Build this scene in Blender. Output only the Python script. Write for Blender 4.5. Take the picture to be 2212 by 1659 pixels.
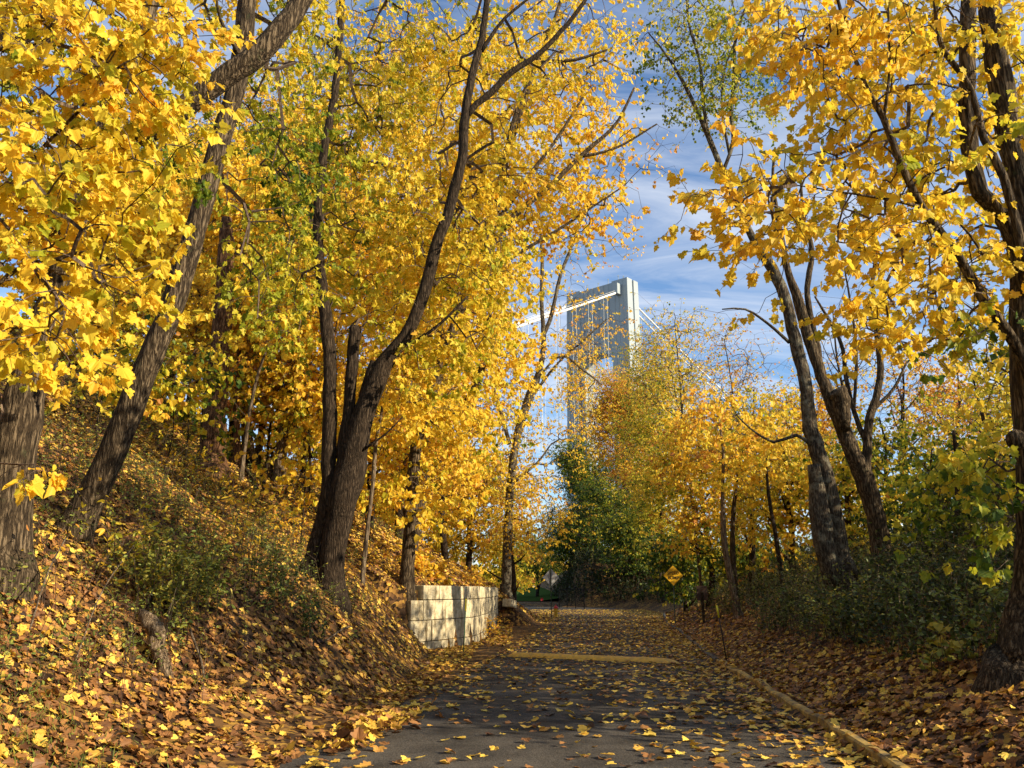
import bpy, math, random
import numpy as np
from mathutils import Vector, noise as mnoise
for o in list(bpy.data.objects): bpy.data.objects.remove(o)
R = math.radians
rng = np.random.default_rng(7); random.seed(7)
sc = bpy.context.scene; COL = sc.collection

# ------------------------------------------------------------------ camera, sky, sun, exposure
F = 1805.0; PITCH = R(13.9); EYE = 1.6; CP, SP = math.cos(PITCH), math.sin(PITCH)
cam = bpy.data.cameras.new('camera'); camo = bpy.data.objects.new('camera', cam); COL.objects.link(camo)
camo.location = (0, 0, EYE); camo.rotation_euler = (R(90) + PITCH, 0, 0)
cam.sensor_width = 36; cam.lens = F / 2212 * 36; cam.clip_start = 0.1; cam.clip_end = 6000
sc.camera = camo
SUN_AZ, SUN_EL = 110.8, 24.0
w = bpy.data.worlds.new('World'); sc.world = w; w.use_nodes = True
nt = w.node_tree; nt.nodes.clear()
def N(nt, t, **k):
    n = nt.nodes.new(t)
    for a, v in k.items():
        if a.startswith('i_'): n.inputs[a[2:].replace('_', ' ')].default_value = v
        else: setattr(n, a, v)
    return n
L = lambda nt, a, b: nt.links.new(a, b)
sky = N(nt, 'ShaderNodeTexSky', sky_type='NISHITA', sun_disc=False, sun_elevation=R(SUN_EL), sun_rotation=R(SUN_AZ))
sky.air_density = 1.0; sky.dust_density = 0.15; sky.ozone_density = 4.5
bg = N(nt, 'ShaderNodeBackground'); bg.inputs[1].default_value = 0.12
L(nt, sky.outputs[0], bg.inputs[0])
cl = N(nt, 'ShaderNodeBackground'); cl.inputs[0].default_value = (0.86, 0.91, 1.0, 1); cl.inputs[1].default_value = 0.62
tc = N(nt, 'ShaderNodeTexCoord'); sep = N(nt, 'ShaderNodeSeparateXYZ'); L(nt, tc.outputs['Generated'], sep.inputs[0])
zz = N(nt, 'ShaderNodeMath', operation='ADD'); L(nt, sep.outputs[2], zz.inputs[0]); zz.inputs[1].default_value = 0.22
dx = N(nt, 'ShaderNodeMath', operation='DIVIDE'); L(nt, sep.outputs[0], dx.inputs[0]); L(nt, zz.outputs[0], dx.inputs[1])
dy = N(nt, 'ShaderNodeMath', operation='DIVIDE'); L(nt, sep.outputs[1], dy.inputs[0]); L(nt, zz.outputs[0], dy.inputs[1])
cb = N(nt, 'ShaderNodeCombineXYZ'); L(nt, dx.outputs[0], cb.inputs[0]); L(nt, dy.outputs[0], cb.inputs[1])
mp = N(nt, 'ShaderNodeMapping'); mp.inputs['Rotation'].default_value = (0, 0, R(22)); mp.inputs['Scale'].default_value = (1.6, 4.6, 1); mp.inputs['Location'].default_value = (0.7, 1.3, 0)
L(nt, cb.outputs[0], mp.inputs[0])
n1 = N(nt, 'ShaderNodeTexNoise'); n1.inputs['Scale'].default_value = 1.3; n1.inputs['Detail'].default_value = 9; n1.inputs['Roughness'].default_value = 0.6; n1.inputs['Distortion'].default_value = 0.7
L(nt, mp.outputs[0], n1.inputs['Vector'])
cr = N(nt, 'ShaderNodeMapRange'); cr.inputs['From Min'].default_value = 0.38; cr.inputs['From Max'].default_value = 0.76; cr.inputs['To Max'].default_value = 0.85
L(nt, n1.outputs[0], cr.inputs[0])
mx = N(nt, 'ShaderNodeMixShader'); L(nt, cr.outputs[0], mx.inputs[0]); L(nt, bg.outputs[0], mx.inputs[1]); L(nt, cl.outputs[0], mx.inputs[2])
ow = N(nt, 'ShaderNodeOutputWorld'); L(nt, mx.outputs[0], ow.inputs[0])
sl = bpy.data.lights.new('sun', 'SUN'); sl.energy = 5.0; sl.angle = R(0.5); sl.color = (1.0, 0.86, 0.63)
so = bpy.data.objects.new('sun', sl); COL.objects.link(so)
az = R(SUN_AZ); el = R(SUN_EL)
SUNV = Vector((math.sin(az) * math.cos(el), math.cos(az) * math.cos(el), math.sin(el)))
so.rotation_euler = SUNV.to_track_quat('Z', 'Y').to_euler(); so.location = (30, -20, 40)
sc.view_settings.view_transform = 'Standard'; sc.view_settings.look = 'None'; sc.view_settings.gamma = 1
sc.view_settings.exposure = 0.78
sc.render.engine = 'CYCLES'
sc.cycles.max_bounces = 6; sc.cycles.diffuse_bounces = 3; sc.cycles.transmission_bounces = 3; sc.cycles.glossy_bounces = 2; sc.cycles.transparent_max_bounces = 4

# ------------------------------------------------------------------ projection and terrain
def ray(px, py):                        # direction with forward (y) component 1
    x = px - 1106.0; v = 829.5 - py
    f = F * CP - v * SP; u = F * SP + v * CP
    return x / f, u / f
def P(px, py, D):
    a, b = ray(px, py)
    return np.array((a * D, D, EYE + b * D))
def smooth(a, b, t):
    t = np.clip((t - a) / (b - a), 0, 1); return t * t * (3 - 2 * t)
XL_Y = [-60, -10, 0, 8.4, 12, 18, 25, 42, 55, 62, 70, 78, 84, 90, 3000]
XL_X = [-6, -3.2, -2.6, -2.0, -1.5, -1.0, -.1, 1.6, 2.8, 2.7, 0.5, -8, -30, -200, -200]
XR_Y = [-60, -10, 0, 8.4, 12.5, 20.3, 37, 42, 50, 63, 75, 85, 92, 96, 102, 3000]
XR_X = [0, 2.3, 2.9, 3.42, 3.86, 4.65, 6.95, 7.5, 8.8, 11, 11.5, 9, 0, -30, -200, -200]
def xl(y): return np.interp(y, XL_Y, XL_X)
def xr(y): return np.interp(y, XR_Y, XR_X)
WALL = [(-2.75, 23.6), (-2.45, 24.1), (-1.85, 25.4), (-1.25, 26.9), (-1.0, 29.5), (-.85, 33), (-.72, 37), (-.66, 41.0)]
WT = 1.76
def vnoise(x, y, s, seed=0.0):          # cheap smooth noise
    x = x * s + seed * 1.7; y = y * s - seed * 2.3
    return (np.sin(x * 1.3 + 1.7 * np.sin(y * .9 + seed)) + np.sin(y * 1.7 + 1.3 * np.sin(x * 1.1 - seed)) + .5 * np.sin(2.9 * x + 3.1 * y)) / 2.5
def H(x, y):
    x = np.asarray(x, float); y = np.asarray(y, float)
    d = xl(y) - x; dr = x - xr(y)
    g = np.where(d < 4.2, .12 * np.maximum(d, 0) ** 2, 2.117 + .62 * (d - 4.2))
    ft = np.interp(y, [12, 17, 19, 22, 23.5], [.9, .95, 1.15, 1.65, 1.95]); e_ = np.maximum(d - ft, 0)
    s = np.where(e_ < 1.8, e_ * (.9 + .25 * smooth(18, 22, y)), 1.8 * (.9 + .25 * smooth(18, 22, y)) + .6 * (e_ - 1.8))
    lf = g + (s - g) * smooth(10, 15, y)
    # behind the wall
    xw = np.interp(y, [p[1] for p in WALL], [p[0] for p in WALL]); dw = xw - x
    hw = np.where(dw > 0.1, WT - .22 + .55 * np.maximum(dw - .1, 0), 0.0)
    inw = (y > 23.5) & (y < 41)
    lf = np.where(inw, hw, lf)
    far = np.clip(d - .5, 0, 99) * .85; far = np.where(far > 1.9, 1.9 + (far - 1.9) * .65, far)
    lf = np.where(y >= 41, far, lf)
    lf = np.where(lf > 13, 13 + (lf - 13) * .3, lf)
    lf = np.minimum(lf, 19)
    lf = lf * (1 - smooth(43, 60, y)) 
    lf = lf * (.25 + .75 * smooth(-16, 0, y))
    lf = np.where(d > 0, lf, 0)
    bump = .05 * vnoise(x, y, 2.3, 1) + .03 * vnoise(x, y, 5.1, 4)
    lf = np.where((d > 1.2) & ~(inw & (dw < .15)), lf + bump * np.clip(d - 1.2, 0, 1), lf)
    rt = np.where(dr > 0, .10 + np.where(dr < 6.5, .37 * np.maximum(dr - .35, 0), 2.27 + .14 * (dr - 6.5)), 0)
    rt = np.minimum(rt, 6.5)
    rt = np.where(dr > 1, rt + bump * 1.2, rt)
    # lawn beyond the bend
    lawn = .2 + .021 * (y - 88)
    k = smooth(5.5, 8, x) 
    rt = np.where(y > 84, np.where(x < xr(y), 0, lawn * (1 - k) + np.minimum(rt, 4.5) * k), rt)
    rt = rt * (1 - smooth(150, 400, y)) + 0 
    z = np.where(dr > 0, rt, lf)
    return z
def hit(px, py, d0=3.0, d1=160.0):
    a, b = ray(px, py); D = np.linspace(d0, d1, 6000)
    below = (EYE + b * D) < H(a * D, D)
    i = np.argmax(below)
    return float(D[i]) if below.any() else d1
def G(x, y): return float(H(x, y))

# ------------------------------------------------------------------ mesh helpers
def tag(o, label=None, cat=None, group=None, kind=None):
    if label: o['label'] = label
    if cat: o['category'] = cat
    if group: o['group'] = group
    if kind: o['kind'] = kind
    return o
def link(name, me, mat=None, parent=None):
    o = bpy.data.objects.new(name, me); COL.objects.link(o)
    if mat is not None: me.materials.append(mat)
    if parent is not None:
        o.parent = parent; o.matrix_parent_inverse = parent.matrix_world.inverted() if False else o.matrix_parent_inverse
        o.location = tuple(-Vector(parent.location)) if parent.get('_w') else (0, 0, 0)
    return o
def empty(name, loc, label, cat, group=None):
    o = bpy.data.objects.new(name, None); COL.objects.link(o); o.location = loc; o.empty_display_size = .2
    return tag(o, label, cat, group)
def mesh_np(name, V, loops, starts, totals, smooth_=False, tint=None):
    me = bpy.data.meshes.new(name)
    me.vertices.add(len(V)); me.vertices.foreach_set('co', np.ascontiguousarray(V, dtype=np.float32).ravel())
    me.loops.add(len(loops)); me.loops.foreach_set('vertex_index', np.ascontiguousarray(loops, dtype=np.int32))
    me.polygons.add(len(starts)); me.polygons.foreach_set('loop_start', np.ascontiguousarray(starts, dtype=np.int32))
    me.polygons.foreach_set('loop_total', np.ascontiguousarray(totals, dtype=np.int32))
    me.polygons.foreach_set('use_smooth', np.full(len(starts), smooth_))
    if tint is not None:
        a = me.attributes.new('tint', 'FLOAT', 'FACE'); a.data.foreach_set('value', np.ascontiguousarray(tint, dtype=np.float32))
    me.update(calc_edges=True)
    return me
def local(V, origin): return np.asarray(V) - np.asarray(origin)

HALF = {0: [(.12, -.09), (.32, -.13), (.42, .0), (.40, .13), (.60, .26), (.55, .42), (.38, .45), (.33, .52), (.36, .70), (.20, .76), (.10, .86)],
        1: [(.34, -.12), (.28, .16), (.60, .34), (.24, .48), (.24, .74)],
        2: [(.46, .02), (.42, .60)],
        3: [(.45, .40)],
        5: [(.16, .15), (.25, .45), (.16, .78)],
        6: [(.05, .1), (.045, .6)]}
def norm(a): return a / np.maximum(np.linalg.norm(a, axis=-1, keepdims=True), 1e-9)
def leaf_arrays(pos, T, Nn, size, lod, fold=.18, curl=.15):
    """pos base point, T tip axis, Nn blade normal, one leaf each; returns verts, faces arrays"""
    n = len(pos); T = norm(T); U = norm(np.cross(T, Nn)); Nn = np.cross(U, T)
    h = np.array(HALF[lod]); k = len(h)
    tx = np.concatenate([[0], h[:, 0], [0], -h[:, 0]]); ty = np.concatenate([[0], h[:, 1], [1], h[:, 1]])
    m = len(tx)
    fo = rng.uniform(.3, 1.6, n) * fold; cu = rng.uniform(-.5, 1.5, n) * curl
    zt = np.abs(tx)[None, :] * fo[:, None] - (ty ** 2)[None, :] * cu[:, None]
    if lod <= 1: zt = zt + rng.normal(0, .025, (n, m))
    V = pos[:, None, :] + size[:, None, None] * (tx[None, :, None] * U[:, None, :] + ty[None, :, None] * T[:, None, :] + zt[:, :, None] * Nn[:, None, :])
    right = np.concatenate([[0], np.arange(1, k + 1), [k + 1]])
    left = np.concatenate([[0, k + 1], (k + 1) + np.arange(k, 0, -1)])
    f = np.concatenate([right, left]); per = k + 2
    loops = (np.arange(n)[:, None] * m + f[None, :]).ravel()
    return V.reshape(-1, 3), loops, per, 2 * n
class Leaves:
    def __init__(s): s.V = []; s.L = []; s.T = []; s.P = []; s.nv = 0
    def add(s, pos, T, Nn, size, tint, lod, **k):
        if len(pos) == 0: return
        V, lp, per, nf = leaf_arrays(pos, T, Nn, size, lod, **k)
        s.V.append(V); s.L.append(lp + s.nv); s.nv += len(V)
        s.T.append(np.repeat(tint, 2)); s.P.append(np.full(nf, per))
    def build(s, name, mat, origin=(0, 0, 0), parent=None):
        if not s.V: return None
        tot = np.concatenate(s.P); st = np.concatenate([[0], np.cumsum(tot)[:-1]])
        me = mesh_np(name, local(np.concatenate(s.V), origin), np.concatenate(s.L), st, tot, False, np.concatenate(s.T))
        return link(name, me, mat, parent)
class Mesh:
    """collects quads and ngons"""
    def __init__(s): s.V = []; s.F = []; s.n = 0
    def add(s, V, F):
        V = np.asarray(V, float); s.V.append(V); s.F += [[i + s.n for i in f] for f in F]; s.n += len(V)
    def box(s, c, size, rz=0, rx=0, ry=0, taper=1.0):
        from mathutils import Euler
        sx, sy, sz = [q / 2 for q in size]; E = Euler((rx, ry, rz)).to_matrix()
        vs = []
        for z, t in ((-sz, 1), (sz, taper)):
            for x, y in ((-sx, -sy), (sx, -sy), (sx, sy), (-sx, sy)): vs.append(tuple(E @ Vector((x * t, y * t, z)) + Vector(c)))
        s.add(vs, [[3, 2, 1, 0], [4, 5, 6, 7], [0, 1, 5, 4], [1, 2, 6, 5], [2, 3, 7, 6], [3, 0, 4, 7]])
    def tube(s, pts, rad, sides=8, rough=0.0, cap=True, seed=0.0, flute=0.0):
        pts = np.asarray(pts, float); n = len(pts); rad = np.broadcast_to(np.asarray(rad, float), (n,))
        tg = np.gradient(pts, axis=0); tg = norm(tg)
        ref = np.array((1., 0, 0)) if abs(tg[0][0]) < .8 else np.array((0, 1., 0))
        vs = []; a = np.arange(sides) * 2 * math.pi / sides
        for i in range(n):
            u = ref - tg[i] * np.dot(ref, tg[i]); u /= np.linalg.norm(u); ref = u; v = np.cross(tg[i], u)
            rr = np.full(sides, rad[i])
            if rough: rr = rr * (1 + rough * (np.sin(a * 3 + i * .25 + seed) * .5 + np.sin(a * 5 - i * .31 + seed * 2) * .35 + np.sin(a * 2 + i * .8 + seed * 3) * .5) + rng.normal(0, rough * .18, sides))
            vs.append(pts[i] + rr[:, None] * (np.cos(a)[:, None] * u + np.sin(a)[:, None] * v))
        V = np.concatenate(vs); Fc = []
        for i in range(n - 1):
            for j in range(sides):
                k = (j + 1) % sides
                Fc.append([i * sides + j, i * sides + k, (i + 1) * sides + k, (i + 1) * sides + j])
        if cap: Fc.append(list(range(sides))[::-1]); Fc.append([(n - 1) * sides + j for j in range(sides)])
        s.add(V, Fc)
    def tubes3(s, A, B, ra, rb, mid=None):
        """many thin 3 sided twigs A->mid->B (vectorised)"""
        n = len(A)
        if n == 0: return
        pts = [A, mid, B] if mid is not None else [A, B]
        rs = [ra, (ra + rb) / 2, rb] if mid is not None else [ra, rb]
        d = norm(B - A); up = np.where(np.abs(d[:, 2:3]) > .9, np.array([[1., 0, 0]]), np.array([[0, 0, 1.]]))
        u = norm(np.cross(d, up)); v = np.cross(d, u); k = len(pts)
        V = np.zeros((n, k, 3, 3))
        for i, (p, r) in enumerate(zip(pts, rs)):
            for j in range(3):
                an = j * 2 * math.pi / 3
                V[:, i, j] = p + r[:, None] * (math.cos(an) * u + math.sin(an) * v)
        base = s.n; idx = np.arange(n)[:, None, None] * (3 * k)
        q = []
        for i in range(k - 1):
            for j in range(3):
                m = (j + 1) % 3; q.append([i * 3 + j, i * 3 + m, (i + 1) * 3 + m, (i + 1) * 3 + j])
        q = np.array(q)[None]; Fq = (idx + q + base).reshape(-1, 4)
        s.V.append(V.reshape(-1, 3)); s.n += n * 3 * k; s.F += Fq.tolist()
    def build(s, name, mat, parent=None, origin=(0, 0, 0), smooth_=False, bevel=0):
        V = local(np.concatenate(s.V), origin)
        tot = np.array([len(f) for f in s.F]); lp = np.concatenate([np.asarray(f) for f in s.F]) if len(set(tot.tolist())) > 1 else np.asarray(s.F).ravel()
        me = mesh_np(name, V, lp, np.concatenate([[0], np.cumsum(tot)[:-1]]), tot, smooth_)
        o = link(name, me, mat, parent)
        if bevel:
            b = o.modifiers.new('bevel', 'BEVEL'); b.width = bevel; b.segments = 2; b.limit_method = 'ANGLE'
        return o
def spline(pts, step=.25):
    pts = np.asarray(pts, float); out = []
    n = len(pts)
    ext = np.concatenate([[2 * pts[0] - pts[1]], pts, [2 * pts[-1] - pts[-2]]])
    for i in range(n - 1):
        p0, p1, p2, p3 = ext[i:i + 4]; m = max(2, int(np.linalg.norm((p2 - p1)[:3]) / step))
        for t in np.arange(m) / m:
            out.append(.5 * ((2 * p1) + (p2 - p0) * t + (2 * p0 - 5 * p1 + 4 * p2 - p3) * t * t + (3 * p1 - p0 - 3 * p2 + p3) * t ** 3))
    out.append(pts[-1]); return np.array(out)

# ------------------------------------------------------------------ materials
def mat(name):
    m = bpy.data.materials.new(name); m.use_nodes = True; m.node_tree.nodes.clear(); return m, m.node_tree
def ramp(nt, stops, fac=None):
    r = nt.nodes.new('ShaderNodeValToRGB'); e = r.color_ramp.elements
    while len(e) < len(stops): e.new(.5)
    for q, (p, c) in zip(e, stops): q.position = p; q.color = (*c, 1)
    if fac is not None: L(nt, fac, r.inputs[0])
    return r
def leaf_mat(name, stops, transl=.48, rough=.5, spec=.25):
    m, t = mat(name)
    at = N(t, 'ShaderNodeAttribute', attribute_name='tint')
    tcn = N(t, 'ShaderNodeTexCoord'); nz = N(t, 'ShaderNodeTexNoise'); nz.inputs['Scale'].default_value = 22; nz.inputs['Detail'].default_value = 3
    L(t, tcn.outputs['Object'], nz.inputs['Vector'])
    ad = N(t, 'ShaderNodeMath', operation='MULTIPLY_ADD'); L(t, nz.outputs[0], ad.inputs[0]); ad.inputs[1].default_value = .22; L(t, at.outputs['Fac'], ad.inputs[2])
    sb = N(t, 'ShaderNodeMath', operation='SUBTRACT'); L(t, ad.outputs[0], sb.inputs[0]); sb.inputs[1].default_value = .11
    r = ramp(t, stops, sb.outputs[0])
    pb = N(t, 'ShaderNodeBsdfPrincipled'); L(t, r.outputs[0], pb.inputs['Base Color']); pb.inputs['Roughness'].default_value = rough; pb.inputs['Specular IOR Level'].default_value = spec
    tr = N(t, 'ShaderNodeBsdfTranslucent'); L(t, r.outputs[0], tr.inputs[0])
    mxs = N(t, 'ShaderNodeMixShader'); mxs.inputs[0].default_value = transl; L(t, pb.outputs[0], mxs.inputs[1]); L(t, tr.outputs[0], mxs.inputs[2])
    o = N(t, 'ShaderNodeOutputMaterial'); L(t, mxs.outputs[0], o.inputs[0]); return m
MAPLE = [(0, (.03, .07, .012)), (.2, (.11, .18, .018)), (.36, (.46, .46, .03)), (.55, (.90, .68, .06)), (.78, (.92, .56, .045)), (1, (.55, .22, .05))]
M_LEAF = leaf_mat('maple_leaf', MAPLE)
M_DRY = leaf_mat('fallen_leaf', [(0, (.025, .011, .006)), (.25, (.10, .042, .016)), (.5, (.30, .135, .042)), (.7, (.46, .22, .055)), (.85, (.70, .42, .055)), (1, (.84, .60, .10))], transl=.15)
M_WEED = leaf_mat('weed_leaf', [(0, (.018, .026, .007)), (.4, (.06, .082, .02)), (.7, (.24, .29, .055)), (1, (.5, .38, .05))], transl=.3)
def bark_mat(name, c1, c2, c3, scale=6, bump=.6, lichen=None, lo=.55):
    m, t = mat(name)
    tcn = N(t, 'ShaderNodeTexCoord'); mpn = N(t, 'ShaderNodeMapping'); mpn.inputs['Scale'].default_value = (scale * 2.2, scale * 2.2, scale * .33)
    L(t, tcn.outputs['Object'], mpn.inputs[0])
    nz = N(t, 'ShaderNodeTexNoise'); nz.inputs['Scale'].default_value = 2.6; nz.inputs['Detail'].default_value = 5; nz.inputs['Roughness'].default_value = .6; nz.inputs['Distortion'].default_value = .5
    L(t, mpn.outputs[0], nz.inputs['Vector'])
    mp2 = N(t, 'ShaderNodeMapping'); mp2.inputs['Scale'].default_value = (scale * 5.5, scale * 5.5, scale * .75); L(t, tcn.outputs['Object'], mp2.inputs[0])
    md = N(t, 'ShaderNodeMix', data_type='RGBA'); md.inputs[0].default_value = .3; L(t, mp2.outputs[0], md.inputs[6]); nd = N(t, 'ShaderNodeTexNoise'); nd.inputs['Scale'].default_value = 1.3; nd.inputs['Detail'].default_value = 4; L(t, mp2.outputs[0], nd.inputs['Vector'])
    nsc = N(t, 'ShaderNodeVectorMath', operation='SCALE'); nsc.inputs['Scale'].default_value = 5; L(t, nd.outputs['Color'], nsc.inputs[0]); L(t, nsc.outputs[0], md.inputs[7])
    vo = N(t, 'ShaderNodeTexVoronoi', feature='DISTANCE_TO_EDGE'); vo.inputs['Scale'].default_value = 1.0; L(t, md.outputs[2], vo.inputs['Vector'])
    vm = N(t, 'ShaderNodeMapRange'); vm.inputs['From Max'].default_value = .32; L(t, vo.outputs['Distance'], vm.inputs[0])
    nrm_ = N(t, 'ShaderNodeMath', operation='MULTIPLY_ADD'); L(t, vm.outputs[0], nrm_.inputs[0]); nrm_.inputs[1].default_value = .45; L(t, nz.outputs[0], nrm_.inputs[2])
    r = ramp(t, [(.42, c1), (.68, c2), (.95, c3)], nrm_.outputs[0]); colr = r.outputs[0]
    big = N(t, 'ShaderNodeTexNoise'); big.inputs['Scale'].default_value = 4.5; big.inputs['Detail'].default_value = 9; big.inputs['Roughness'].default_value = .7; L(t, tcn.outputs['Object'], big.inputs['Vector'])
    if lichen:
        mr = N(t, 'ShaderNodeMapRange'); mr.inputs['From Min'].default_value = lo; mr.inputs['From Max'].default_value = lo + .18; mr.inputs['To Max'].default_value = .8
        L(t, big.outputs[0], mr.inputs[0])
        mi = N(t, 'ShaderNodeMix', data_type='RGBA'); L(t, mr.outputs[0], mi.inputs[0]); L(t, colr, mi.inputs[6]); mi.inputs[7].default_value = (*lichen, 1); colr = mi.outputs[2]
    pb = N(t, 'ShaderNodeBsdfPrincipled'); L(t, colr, pb.inputs['Base Color']); pb.inputs['Roughness'].default_value = .9; pb.inputs['Specular IOR Level'].default_value = .15
    bp = N(t, 'ShaderNodeBump'); bp.inputs['Strength'].default_value = bump; bp.inputs['Distance'].default_value = .035; L(t, nrm_.outputs[0], bp.inputs['Height'])
    L(t, bp.outputs[0], pb.inputs['Normal'])
    o = N(t, 'ShaderNodeOutputMaterial'); L(t, pb.outputs[0], o.inputs[0]); return m
B_GREY = bark_mat('bark_grey', (.015, .010, .006), (.068, .047, .027), (.19, .138, .082), 5, 1.0, (.07, .085, .035), .6)
B_DARK = bark_mat('bark_dark', (.010, .007, .004), (.035, .023, .014), (.08, .056, .035), 6, .9)
B_LICH = bark_mat('bark_lichen', (.02, .014, .009), (.075, .056, .037), (.17, .135, .09), 6, .9, (.32, .30, .21), .5)
B_RED = bark_mat('bark_rotten', (.03, .012, .006), (.12, .06, .028), (.26, .14, .07), 4, 1.2)
B_PALE = bark_mat('bark_pale', (.05, .034, .02), (.14, .10, .065), (.27, .21, .14), 5, .7)
B_TWIG = bark_mat('bark_twig', (.03, .02, .015), (.10, .07, .05), (.17, .12, .08), 8, .2)
def plain(name, c, rough=.6, metal=0., spec=.4, dirt=.25, ds=8, bump=.0, c2=None):
    m, t = mat(name); tcn = N(t, 'ShaderNodeTexCoord')
    nz = N(t, 'ShaderNodeTexNoise'); nz.inputs['Scale'].default_value = ds; nz.inputs['Detail'].default_value = 7; nz.inputs['Roughness'].default_value = .65; L(t, tcn.outputs['Object'], nz.inputs['Vector'])
    c2 = c2 or tuple(q * (1 - dirt) for q in c)
    r = ramp(t, [(.35, c2), (.6, c)], nz.outputs[0])
    pb = N(t, 'ShaderNodeBsdfPrincipled'); L(t, r.outputs[0], pb.inputs['Base Color']); pb.inputs['Roughness'].default_value = rough; pb.inputs['Metallic'].default_value = metal; pb.inputs['Specular IOR Level'].default_value = spec
    if bump:
        bp = N(t, 'ShaderNodeBump'); bp.inputs['Strength'].default_value = bump; bp.inputs['Distance'].default_value = .02; L(t, nz.outputs[0], bp.inputs['Height']); L(t, bp.outputs[0], pb.inputs['Normal'])
    o = N(t, 'ShaderNodeOutputMaterial'); L(t, pb.outputs[0], o.inputs[0]); return m
# ground: soil with a mat of rotted leaves
def ground_mat():
    m, t = mat('leafy_ground'); tcn = N(t, 'ShaderNodeTexCoord')
    vo = N(t, 'ShaderNodeTexVoronoi'); vo.inputs['Scale'].default_value = 11; vo.inputs['Randomness'].default_value = 1
    nw = N(t, 'ShaderNodeTexNoise'); nw.inputs['Scale'].default_value = 9; nw.inputs['Detail'].default_value = 4; L(t, tcn.outputs['Object'], nw.inputs['Vector'])
    mv = N(t, 'ShaderNodeMix', data_type='RGBA'); mv.inputs[0].default_value = .08; L(t, tcn.outputs['Object'], mv.inputs[6]); L(t, nw.outputs['Color'], mv.inputs[7])
    L(t, mv.outputs[2], vo.inputs['Vector'])
    sp = N(t, 'ShaderNodeSeparateColor'); L(t, vo.outputs['Color'], sp.inputs[0])
    r = ramp(t, [(0, (.015, .009, .005)), (.3, (.05, .026, .012)), (.55, (.13, .065, .024)), (.8, (.25, .13, .035)), (1, (.42, .24, .04))], sp.outputs[0])
    big = N(t, 'ShaderNodeTexNoise'); big.inputs['Scale'].default_value = .9; big.inputs['Detail'].default_value = 6; L(t, tcn.outputs['Object'], big.inputs['Vector'])
    mr = N(t, 'ShaderNodeMapRange'); mr.inputs['From Min'].default_value = .48; mr.inputs['From Max'].default_value = .62; mr.inputs['To Max'].default_value = .8; L(t, big.outputs[0], mr.inputs[0])
    mi = N(t, 'ShaderNodeMix', data_type='RGBA'); L(t, mr.outputs[0], mi.inputs[0]); L(t, r.outputs[0], mi.inputs[6]); mi.inputs[7].default_value = (.028, .018, .011, 1)
    pb = N(t, 'ShaderNodeBsdfPrincipled'); L(t, mi.outputs[2], pb.inputs['Base Color']); pb.inputs['Roughness'].default_value = .9; pb.inputs['Specular IOR Level'].default_value = .15
    bp = N(t, 'ShaderNodeBump'); bp.inputs['Strength'].default_value = 1; bp.inputs['Distance'].default_value = .04; L(t, sp.outputs[1], bp.inputs['Height']); L(t, bp.outputs[0], pb.inputs['Normal'])
    o = N(t, 'ShaderNodeOutputMaterial'); L(t, pb.outputs[0], o.inputs[0]); return m
M_GROUND = ground_mat()
def asphalt():
    m, t = mat('asphalt'); tcn = N(t, 'ShaderNodeTexCoord')
    vo = N(t, 'ShaderNodeTexVoronoi'); vo.inputs['Scale'].default_value = 120; L(t, tcn.outputs['Object'], vo.inputs['Vector'])
    sp = N(t, 'ShaderNodeSeparateColor'); L(t, vo.outputs['Color'], sp.inputs[0])
    nz = N(t, 'ShaderNodeTexNoise'); nz.inputs['Scale'].default_value = 1.1; nz.inputs['Detail'].default_value = 8; L(t, tcn.outputs['Object'], nz.inputs['Vector'])
    mu = N(t, 'ShaderNodeMath', operation='MULTIPLY_ADD'); L(t, sp.outputs[0], mu.inputs[0]); mu.inputs[1].default_value = .45; L(t, nz.outputs[0], mu.inputs[2])
    r = ramp(t, [(.35, (.024, .021, .018)), (.7, (.052, .045, .037)), (.92, (.13, .112, .09))], mu.outputs[0])
    pb = N(t, 'ShaderNodeBsdfPrincipled'); L(t, r.outputs[0], pb.inputs['Base Color']); pb.inputs['Roughness'].default_value = .9; pb.inputs['Specular IOR Level'].default_value = .12
    bp = N(t, 'ShaderNodeBump'); bp.inputs['Strength'].default_value = .6; bp.inputs['Distance'].default_value = .008; L(t, sp.outputs[1], bp.inputs['Height']); L(t, bp.outputs[0], pb.inputs['Normal'])
    o = N(t, 'ShaderNodeOutputMaterial'); L(t, pb.outputs[0], o.inputs[0]); return m
M_ASPH = asphalt()
M_LAWN = plain('lawn_grass', (.05, .085, .02), 1., dirt=.4, ds=3, spec=.0)
M_OLDC = plain('concrete', (.62, .56, .44), .85, dirt=.22, ds=5, bump=.5)
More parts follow.
